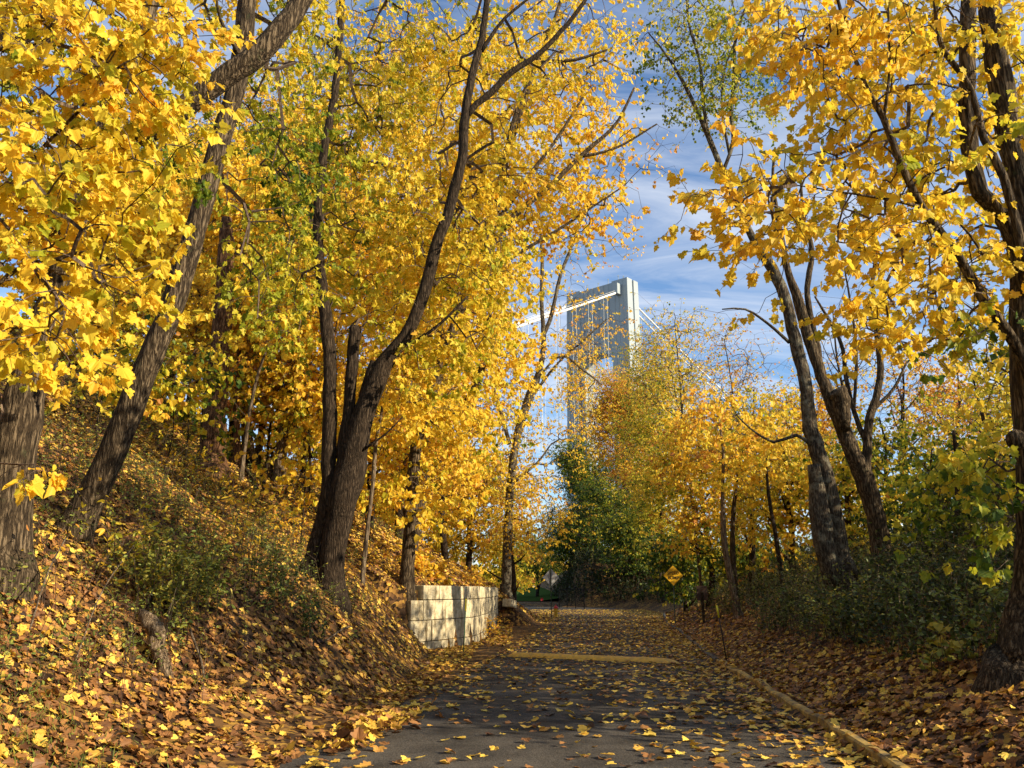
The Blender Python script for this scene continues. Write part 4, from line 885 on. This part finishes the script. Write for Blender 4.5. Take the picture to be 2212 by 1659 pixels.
# golden trees higher on the left slope
HL = [('golden maple on the far left skyline of the bank', 60, 30, 250, 900, 150, .6), ('golden maple high behind the leftmost trunk', 200, 34, 150, 900, 150, .62),
      ('tall golden maple rising behind the leaning trunk', 370, 34, 100, 900, 150, .66), ('amber maple on the ridge above the rotting trunk', 540, 38, 100, 900, 140, .68),
      ('tall yellow maple on the ridge behind the forked tree', 700, 36, 20, 900, 150, .62), ('golden maple on the ridge left of the orange maple', 860, 36, -60, 980, 150, .64),
      ('yellow maple on the end of the ridge behind the wall', 960, 42, 500, 1120, 100, .66), ('deep gold maple low on the ridge behind the golden slope', 790, 31, 760, 1080, 90, .66),
      ('low golden understorey maple between the leaning maple and the rotting trunk', 400, 28, 660, 880, 80, .66), ('low orange understorey maple right of the rotting trunk', 570, 27, 640, 930, 80, .72),
      ('low yellow understorey maple left of the forked tree', 650, 27, 720, 960, 60, .6), ('low golden understorey maple at the far left of the bank', 150, 27, 560, 850, 110, .62),
      ('golden maple beyond the left ridge, low behind the leaning trunk', 300, 46, 480, 960, 110, .64), ('yellow maple beyond the left ridge, left of the rotting trunk', 430, 46, 520, 960, 100, .6),
      ('golden sapling on the slope just behind the leaning trunk', 330, 19, 700, 900, 60, .56), ('yellow-green sapling on the slope left of the rotting trunk', 372, 20.5, 700, 900, 34, .42),
      ('yellow sapling on the slope right of the rotting trunk', 560, 27, 740, 930, 40, .56), ('golden sapling low on the slope left of the forked tree', 645, 20.5, 900, 1060, 34, .6),
      ('golden sapling at the far left between the two big trunks', 170, 17, 640, 840, 60, .5),
      ('amber understorey maple right of the forked tree', 880, 26, 860, 1090, 70, .66),
      ('golden maple low behind the ridge between the rotting trunk and the forked tree', 650, 52, 860, 1150, 90, .64), ('yellow maple low behind the ridge at the forked tree', 760, 54, 900, 1190, 80, .6),
      ('amber maple low behind the ridge right of the forked tree', 860, 52, 940, 1230, 80, .7), ('golden maple low behind the ridge above the wall', 945, 56, 980, 1250, 70, .66)]
for q, (lab, px, D, top, bot, hw, ti) in enumerate(HL):
    grow('maple_tree', lab, px, D, top, bot, hw, ti, .75 if bot - top > 400 else 1.0, trunk_w=.18 if D > 29 else .06 if D > 24 else .022, group='trees on the ridge behind', lod=3 if D > 29 else 2, per=8)
# canopies left of and behind the camera, added unseen to dim the skylight
OFFL = ['tall maple out of view on the left bank beside the camera', 'tall maple out of view behind the camera to the left', 'tall maple out of view behind the camera on the road side', 'maple out of view at the left, nearest the leftmost trunk', 'maple out of view far behind on the left bank', 'maple out of view high on the left bank above the leftmost trunk']
for q, (x, y, h_, cr_) in enumerate([(-9, -2, 12, 4), (-6, -9, 13, 4.5), (2, -12, 13, 4.5), (-13, 4, 11, 3.6), (-15, -6, 13, 4.5), (-20, 8, 12, 4)]):
    t = Tree('maple_tree', OFFL[q], 'tree', 'added shade trees behind the view', B_DARK, (x, y, G(x, y)))
    g = G(x, y); t.limb3(np.array([(x, y, g - .3, .25), (x + .1, y, g + h_ * .5, .18), (x - .1, y + .2, g + h_ * .9, .05)]), False, .4)
    ncl = int(20 * cr_ ** 1.3 / 2); u = ball(ncl); Cc = np.array((x, y, g + h_ * .65)) + u * np.array((cr_, cr_, h_ * .35))
    t.leafy3(Cc, 40, .5, .26, 6, 7, .7, .1, 1, .6, 3, .008); t.build()
# trees right of the view that shade the road
OFFR = ['broad low maple just out of view beside the big right-edge maple', 'round maple out of view above the right bank brush', 'tall maple out of view, second row up the right bank', 'low spreading maple out of view behind the dark fork', 'tall maple out of view behind the right bank brush', 'big maple out of view high on the right bank', 'maple out of view where the right bank starts to level', 'maple out of view up the right bank near the speed bump sign', 'large maple out of view behind the rust-orange maple', 'maple out of view on the far right bank by the bend', 'biggest maple out of view at the top of the right bank']
for q, (x, y, h_, cr_) in enumerate([(11.5, 9.5, 6.5, 3.), (12.5, 13.5, 7, 3), (16, 8, 8.5, 3.4), (13, 17.5, 6, 2.8), (16.5, 20.5, 7.5, 3), (19.5, 13.5, 10, 3.6), (18, 26, 8, 3.2), (21, 32, 9, 3.5), (24, 22, 10, 3.6), (23, 40, 9, 3.5), (28, 30, 11, 4)]):
    t = Tree('maple_tree', OFFR[q], 'tree', 'trees right of the view', B_DARK, (x, y, G(x, y)))
    g = G(x, y); t.limb3(np.array([(x, y, g - .2, .16), (x + .1, y, g + h_ * .5, .11), (x - .1, y + .2, g + h_ * .9, .04)]), False, .4)
    for k_ in range(6):
        an = rng.uniform(0, 6.28); z = g + h_ * rng.uniform(.3, .7); t.limb3(np.array([(x, y, z, .05), (x + cr_ * .7 * math.cos(an), y + cr_ * .7 * math.sin(an), z + 1, .015)]), False, .5)
    ncl = int(34 * cr_ ** 1.3 / 3); u = ball(ncl); Cc = np.array((x, y, g + h_ * .54)) + u * np.array((cr_, cr_, h_ * .46))
    t.leafy3(Cc, 30, .5, .15, 8, 8, .55, .1, 1, .5, 3, .006); t.build()

# ------------------------------------------------------------------ fallen leaves, weeds and brush
def surf_normal(x, y):
    e = .15; n = np.stack([-(H(x + e, y) - H(x - e, y)) / (2 * e), -(H(x, y + e) - H(x, y - e)) / (2 * e), np.ones_like(x)], -1); return norm(n)
def litter(name, x, y, size, tint, lod, mat_, lift=.02, tilt=.28, T=None):
    n = len(x); z = H(x, y); nn = norm(surf_normal(x, y) + rng.normal(0, tilt, (n, 3)))
    d = rng.normal(size=(n, 3)); d = norm(d - nn * np.sum(d * nn, 1, keepdims=True))
    pos = np.stack([x, y, z + lift * rng.uniform(.3, 1.6, n)], -1) - d * size[:, None] * .5
    Lv = T or Leaves(); Lv.add(pos, d, nn, size, tint, lod, fold=.22, curl=.25); return Lv
def tints(n, x, y, bright=.42):
    b_ = bright + .12 * vnoise(x, y, 1.3, 5)
    r = rng.random(n); return np.where(r < b_, rng.uniform(.78, 1.0, n), np.clip(rng.normal(.46, .17, n), .02, .8))
def scatter(x0, x1, y0, y1, dens):
    n = int((x1 - x0) * (y1 - y0) * dens); return rng.uniform(x0, x1, n), rng.uniform(y0, y1, n)
LT = Leaves(); RD = Leaves()
zones = [(-9, -1.2, 4.0, 16, 260, 0), (-15, -1, 16, 26, 180, 1), (-26, 0, 26, 44, 60, 2), (-9, 3.2, 44, 62, 40, 2), (-20, -9, 8, 26, 50, 2),
         (3.3, 9, 4.5, 16, 230, 0), (4.2, 13, 16, 30, 130, 1), (5.5, 18, 30, 62, 34, 2)]
for x0, x1, y0, y1, dn, lod in zones:
    x, y = scatter(x0, x1, y0, y1, dn); dl = xl(y) - x; dr = x - xr(y)
    frame = np.abs(x) < .70 * y + 1.2; keep = frame & ((dl > .15) | (dr > .17))
    # bare asphalt gutter on the left
    gut = np.exp(-(((x + 2.35) / .55) ** 2 + ((y - 10.9) / 1.6) ** 2)) + np.exp(-(((x + 2.6) / .35) ** 2 + ((y - 8.3) / .5) ** 2))
    keep &= rng.random(len(x)) > gut * .95
    inw = (y > 23.2) & (y < 41) & (dl > 0); xw = np.interp(y, [p[1] for p in WALL], [p[0] for p in WALL]); keep &= ~(inw & (x < xw + .05) & (x > xw - .5) & (rng.random(len(x)) < .55))
    dark = (dl > 0) & (y > 14) & (dl < 2.6) & (y < 23); keep &= ~(dark & (rng.random(len(x)) < .3))
    bare = (dl > 0) & (vnoise(x, y, .9, 8) > .62); keep &= ~(bare & (rng.random(len(x)) < .6))
    x, y, dr = x[keep], y[keep], dr[keep]
    sz = (.078 if lod < 2 else .12) * np.clip(np.exp(rng.normal(-.05, .3, len(x))), .35, 1.8)
    br_ = np.where(dr > 0, .26, .22 + .30 * smooth(13, 20, y))  # left bank leaves get brighter with distance, standing in for sunlight
    litter('', x, y, sz, tints(len(x), x, y, br_), lod, None, T=LT)
LT.build('leaf_litter', M_DRY)
tag(bpy.data.objects['leaf_litter'], 'thick carpet of fallen yellow and brown maple leaves on both banks', 'fallen leaves', kind='stuff')
x, y = scatter(-3.5, 12, 4.5, 75, 90); dl = xl(y) - x; dr = x - xr(y); wdt = xr(y) - xl(y); u = np.clip(-dl / wdt, 0, 1)
edge = (.55 + .45 * smooth(9, 15, y)) * np.exp(-(-dl) / .2) + 1.0 * np.exp(-(-dr) / .75) + .25 * np.exp(-(-dr) / 1.2)
dens = .055 + .9 * edge + .05 * smooth(8, 13, y) + .12 * smooth(11, 16, y) + .1 * (vnoise(x, y, 1.1, 2) > .3) + .10 * smooth(20, 35, y)
keep = (dl < 0) & (dr < 0) & (rng.random(len(x)) < np.clip(dens, 0, 1) * np.where(y > 30, .7, 1)) & (np.abs(x) < .72 * y + 1)
x, y = x[keep], y[keep]
litter('', x, y, .125 * np.clip(rng.normal(1, .25, len(x)), .4, 1.7), tints(len(x), x, y, .6), 0, None, lift=.028, tilt=.13, T=RD) if False else None
nearm = y < 14
for mk, lod in ((nearm, 0), (~nearm, 1)):
    litter('', x[mk], y[mk], .098 * np.clip(rng.normal(1, .25, mk.sum()), .4, 1.7), tints(mk.sum(), x[mk], y[mk], .55), lod, None, lift=.03, tilt=.14, T=RD)
tag(RD.build('road_leaves', M_DRY), 'scattered fallen yellow leaves lying on the dark asphalt', 'fallen leaves', kind='stuff')
yk = rng.uniform(6, 50, 700); xk = xr(yk) + rng.normal(.03, .11, 700); kk = rng.random(700) < .45 + .4 * vnoise(yk, yk * 0, 1.1, 3); xk, yk = xk[kk], yk[kk]
KL = Leaves(); nn = norm(np.array((0, 0, 1.)) + rng.normal(0, .3, (len(xk), 3))); d = norm(np.cross(nn, rng.normal(size=(len(xk), 3))))
KL.add(np.stack([xk, yk, np.where((xk > xr(yk)) & (xk < xr(yk) + .12), .14, .05) + .02 * rng.random(len(xk))], -1) - d * .05, d, nn, .1 * rng.uniform(.6, 1.3, len(xk)), tints(len(xk), xk, yk, .35), 0, fold=.25, curl=.3)
tag(KL.build('kerb_leaves', M_DRY), 'fallen leaves caught on and against the yellow kerb', 'fallen leaves', kind='stuff')
# heap of leaves in the left gutter
hp = Leaves(); n = 480; y = rng.normal(10.6, .75, n); x = -1.62 + (y - 10.6) * .12 + rng.normal(0, .17, n); z0 = .16 * np.exp(-((x + 1.55) / .35) ** 2 - ((y - 10.4) / .9) ** 2) * rng.random(n)
nn = norm(np.array((0, 0, 1.)) + rng.normal(0, .45, (n, 3))); d = norm(np.cross(nn, rng.normal(size=(n, 3))))
hp.add(np.stack([x, y, z0 + .03], -1), d, nn, .12 * rng.uniform(.6, 1.3, n), tints(n, x, y, .5), 0, fold=.3, curl=.3)
tag(hp.build('leaf_heap', M_DRY), 'loose heap of leaves raked along the left road edge', 'leaf pile', kind='stuff')

def stems_and_leaves(cx, cy, n, hgt, spread, leafsz, per, tint, lod, lean=.6, M=None, Lv=None, r=.004, narrow=5):
    """arching stems starting round (cx, cy)"""
    n = int(n); x = cx + rng.normal(0, spread, n) if np.isscalar(cx) else cx; y = cy + rng.normal(0, spread, n) if np.isscalar(cy) else cy
    z = H(x, y); A = np.stack([x, y, z], -1); h_ = hgt * rng.uniform(.4, 1.2, n)
    dd = rng.normal(size=(n, 2)); dd /= np.linalg.norm(dd, axis=1, keepdims=True) + 1e-6; dd *= (lean * rng.random(n) * h_)[:, None]
    Mi = A + np.concatenate([dd * .35, (h_ * .62)[:, None]], 1); B = A + np.concatenate([dd, (h_ * rng.uniform(.75, 1, n))[:, None]], 1)
    M.tubes3(A, Mi, np.full(n, r), np.full(n, r * .8)); M.tubes3(Mi, B, np.full(n, r * .8), np.full(n, r * .4))
    if per:
        t = rng.uniform(.15, 1, (n, per, 1)); P_ = np.where(t < .5, A[:, None] + (Mi - A)[:, None] * t * 2, Mi[:, None] + (B - Mi)[:, None] * (t * 2 - 1)).reshape(-1, 3)
        m = len(P_); d = norm(rng.normal(size=(m, 3)) * np.array((1, 1, .5))); nn = norm(np.array((0, 0, .8)) + rng.normal(0, .5, (m, 3)))
        Lv.add(P_ + d * .01, d, nn, leafsz * rng.uniform(.5, 1.4, m), np.clip(rng.normal(tint, .16, m), 0, 1), lod, fold=.15, curl=.3)
# brush on the right bank: one mass of stems and leaves
M = Mesh(); Lv = Leaves()
for x0, x1, y0, y1, dn, hg in [(5.6, 11, 13, 24, 34, 1.1), (7.4, 17, 22, 40, 14, 1.5), (5.4, 8.5, 9.5, 14, 30, .8), (9, 14, 12, 20, 18, 1.5), (10, 22, 40, 62, 4, 1.8)]:
    x, y = scatter(x0, x1, y0, y1, dn); k_ = (x - xr(y) > 1.55 + .6 * vnoise(x, y, .8, 2)) & (x < .68 * y + 1); x, y = x[k_], y[k_]
    pt = vnoise(x, y, .6, 9)
    for sel, hh, lf_, per_, tn_, ld_ in ((pt < .1, hg, .055, 17, .38, 2), ((pt >= .1) & (pt < .55), hg * .85, .05, 16, .55, 5), (pt >= .55, hg * 1.15, .07, 7, .78, 5)):
        if sel.any(): stems_and_leaves(x[sel], y[sel], sel.sum(), hh, 0, lf_, per_, tn_, ld_, .8, M, Lv, r=.0045)
o = Lv.build('brush', M_WEED); tag(o, 'dark green tangle of weeds and brambles covering the right bank', 'brush', kind='stuff')
o = M.build('bramble_stems', B_PALE); tag(o, 'tangled thin bramble stems in the brush on the right bank', 'brush', kind='stuff')
# dark shrubbery under the trees at the bend
M = Mesh(); Lv = Leaves(); x, y = scatter(4, 24, 56, 112, 5); k_ = (x - xr(y) > 1.2) & ((x > 5.2) | (y < 85)); x, y = x[k_], y[k_]
stems_and_leaves(x, y, len(x), 2.0, 0, .16, 14, .15, 2, .5, M, Lv, r=.01)
o = Lv.build('undergrowth', M_WEED); tag(o, 'dark undergrowth on the shaded bank behind the road bend', 'undergrowth', kind='stuff')
M.build('stems', B_TWIG, o)
# weeds and twigs on the left bank
M = Mesh(); Lv = Leaves()
x, y = scatter(-9, -2.6, 7.5, 20, 26); k_ = (xl(y) - x > 2.2) & (vnoise(x, y, .7, 6) > -.3); x, y = x[k_], y[k_]
stems_and_leaves(x, y, len(x), .55, 0, .045, 12, .62, 5, .9, M, Lv, r=.0035)
x, y = scatter(-9, -3.2, 8, 18, 5); stems_and_leaves(x, y, len(x), 1.2, 0, .05, 4, .75, 5, 1.3, M, Lv, r=.004)
x, y = scatter(-16, -4, 18, 34, 6); stems_and_leaves(x, y, len(x), .7, 0, .06, 10, .6, 5, .8, M, Lv, r=.004)
o = Lv.build('weeds', M_WEED); tag(o, 'sparse green weeds among the fallen leaves on the left bank', 'weeds', kind='stuff')
M.build('stems', B_TWIG, o)
# grass tufts at the lower left
M = Mesh(); Lv = Leaves()
for px, py, n_, sp_ in [(60, 1600, 900, .45), (520, 1520, 70, .12), (430, 1480, 70, .12), (30, 1500, 200, .3)]:
    D = hit(px, py); p = P(px, py, D); x = p[0] + rng.normal(0, sp_, n_); y = p[1] + rng.normal(0, sp_, n_); z = H(x, y)
    d = norm(rng.normal(0, .5, (n_, 3)) + np.array((0, 0, 1.))); Lv.add(np.stack([x, y, z], -1), d, norm(rng.normal(size=(n_, 3))), rng.uniform(.03, .09, n_), np.clip(rng.normal(.66, .12, n_), 0, 1), 6, fold=.1, curl=.4)
o = Lv.build('grass', M_WEED); tag(o, 'short green grass showing through the leaves at the lower left', 'grass', kind='stuff')
# individual shrubs on the left bank
def shrub(px, py, label, n, hgt, sp, leafsz, per, tint, mat_=M_WEED, lod=5, lean=.7, D=None, name='shrub', r=.005):
    D = D or hit(px, py); p = P(px, py, D); x, y = float(p[0]), float(p[1]); z = G(x, y)
    e = empty(name, (x, y, z), label, 'shrub', 'shrubs on the banks'); M = Mesh(); Lv = Leaves()
    stems_and_leaves(x, y, n, hgt, sp, leafsz, per, tint, lod, lean, M, Lv, r)
    M.build('stems', B_TWIG, e, (x, y, z)); Lv.build('foliage', mat_, (x, y, z), e)
shrub(370, 1330, 'light green feathery shrub in the sun below the leaning trunk', 80, 1.0, .3, .055, 40, .8)
shrub(440, 1300, 'green leafy shrub right of the light feathery one', 44, .95, .25, .07, 28, .66)
shrub(300, 1290, 'yellow-leaved shrub at the foot of the leaning trunk', 26, 1.3, .28, .09, 9, .55, M_LEAF)
shrub(500, 1210, 'straggly shrub with orange leaves in the middle of the left bank', 34, 1.5, .35, .10, 8, .76, M_LEAF)
shrub(640, 1190, 'orange-leaved twiggy shrub just left of the forked tree', 30, 1.3, .3, .10, 8, .78, M_LEAF)
shrub(420, 1060, 'straggly shrub with small yellow leaves left of the rotting trunk', 34, 1.5, .35, .09, 9, .55, M_LEAF)
shrub(90, 1300, 'dry brown stems standing at the far left bank', 10, 1.0, .25, .06, 4, .8, M_LEAF)
shrub(620, 1330, 'dark green shrub at the top of the steep cut bank', 50, .8, .35, .06, 26, .45)
shrub(850, 1240, 'dry brown bush hanging over the left end of the wall', 40, .9, .4, .07, 16, .74, M_LEAF)
shrub(1030, 1240, 'dense brown vine shrub on top of the wall', 60, .7, .5, .08, 18, .8, M_LEAF, D=31)
shrub(915, 1215, 'golden leafy bush spilling over the wall top', 50, .7, .4, .11, 14, .7, M_LEAF, lod=2, D=26)
shrub(1850, 1330, 'pale dry weed clump at the foot of the lichen-covered tree', 60, 1.1, .5, .07, 18, .8, lod=5, D=16)
shrub(2060, 1400, 'lit yellow-green weed clump low on the right bank', 16, .6, .2, .10, 8, .8, lod=2, D=11)
shrub(2150, 1370, 'tall weeds beside the base of the big right-edge maple', 30, .9, .3, .08, 14, .7, lod=5, D=12)
# ------------------------------------------------------------------ rotting stump, fallen branch, sticks
D = hit(352, 1446); p0 = P(352, 1446, D); base = (float(p0[0]), float(p0[1]), G(p0[0], p0[1]))
e = empty('rotten_stump', base, 'weathered grey rotten stump with a bent broken top on the lower left bank', 'stump')
M = Mesh(); k_ = D / F
sp3 = spline([(16 * k_, -.05, -.15, 13 * k_), (0, -.02, 12 * k_, 13 * k_), (-16 * k_, 0, 40 * k_, 15 * k_), (-22 * k_, 0, 66 * k_, 15 * k_)], .02); M.tube(sp3[:, :3], sp3[:, 3], 14, .16, seed=2); M.build('upright', B_STUMP, e, smooth_=True)
M = Mesh(); sp3 = spline([(-8 * k_, 0, 56 * k_, 12 * k_), (-28 * k_, .03, 78 * k_, 17 * k_), (-55 * k_, .1, 103 * k_, 13 * k_), (-72 * k_, .14, 116 * k_, 3 * k_)], .02); M.tube(sp3[:, :3], sp3[:, 3], 12, .2, seed=5); M.build('broken_top', B_STUMP, e, smooth_=True)
def log(label, pts, bark, name='fallen_branch', sides=9):
    W = []
    for a_, b_, w_, up in pts: D = hit(a_, b_); q = P(a_, b_, D); W.append((q[0], q[1], G(q[0], q[1]) + up, w_ / 2 / F * D))
    W = np.array(W); b0 = (W[0, 0], W[0, 1], G(W[0, 0], W[0, 1])); M = Mesh(); C = spline(W, .08); M.tube(C[:, :3], C[:, 3], sides, .14, seed=rng.uniform(0, 9)); o = M.build(name, bark, None, b0, True); o.location = b0
    return tag(o, label, 'branch', 'fallen branches on the left bank')
log('dark broken log jutting right from beside the rotting trunk', [(492, 968, 14, .3), (530, 972, 14, .35), (568, 978, 12, .4)], B_DARK)
log('dark rotten branch curving down the slope below the broken log', [(500, 985, 14, .12), (540, 1005, 14, .14), (565, 1035, 12, .1), (572, 1065, 7, .05)], B_DARK)
log('dark fallen branch lying left of the curved rotten branch', [(520, 1010, 8, .08), (545, 1040, 9, .1), (560, 1070, 6, .05)], B_DARK)
log('pale forked stick lying on the leaves right of the stump', [(408, 1382, 5, .12), (432, 1440, 5, .08), (440, 1470, 4, .04)], B_PALE, sides=6)
log('pale thin stick pointing down the lower left bank', [(55, 1430, 4, .3), (90, 1340, 4, .5), (130, 1270, 3, .6)], B_PALE, sides=6)
log('pale slanting twig on the leaves under the light green shrub', [(700, 1396, 3, .06), (740, 1375, 4, .12), (760, 1366, 2, .1)], B_PALE, sides=6)
log('long thin curved stem arching over the bank left of the stump', [(160, 1440, 3, .03), (215, 1350, 3, .4), (300, 1260, 2, .7)], B_PALE, sides=6)
# distant wood beyond the lawn
Lv = Leaves(); M = Mesh(); n = 26000
x = rng.uniform(-260, 420, n); y = rng.uniform(240, 330, n); hmax = 9 + 4 * vnoise(x, y * .1, .05, 3) + 2 * vnoise(x, y, .3, 1); z = H(x, y) + hmax * rng.random(n) ** .8
Lv.add(np.stack([x, y, z], -1), rng.normal(size=(n, 3)), rng.normal(size=(n, 3)), rng.uniform(1.0, 2.2, n), np.clip(rng.normal(.72, .15, n), 0, 1), 2)
tag(Lv.build('distant_wood', M_LEAF), 'far tawny line of woodland beyond the lawn', 'woodland', kind='stuff')
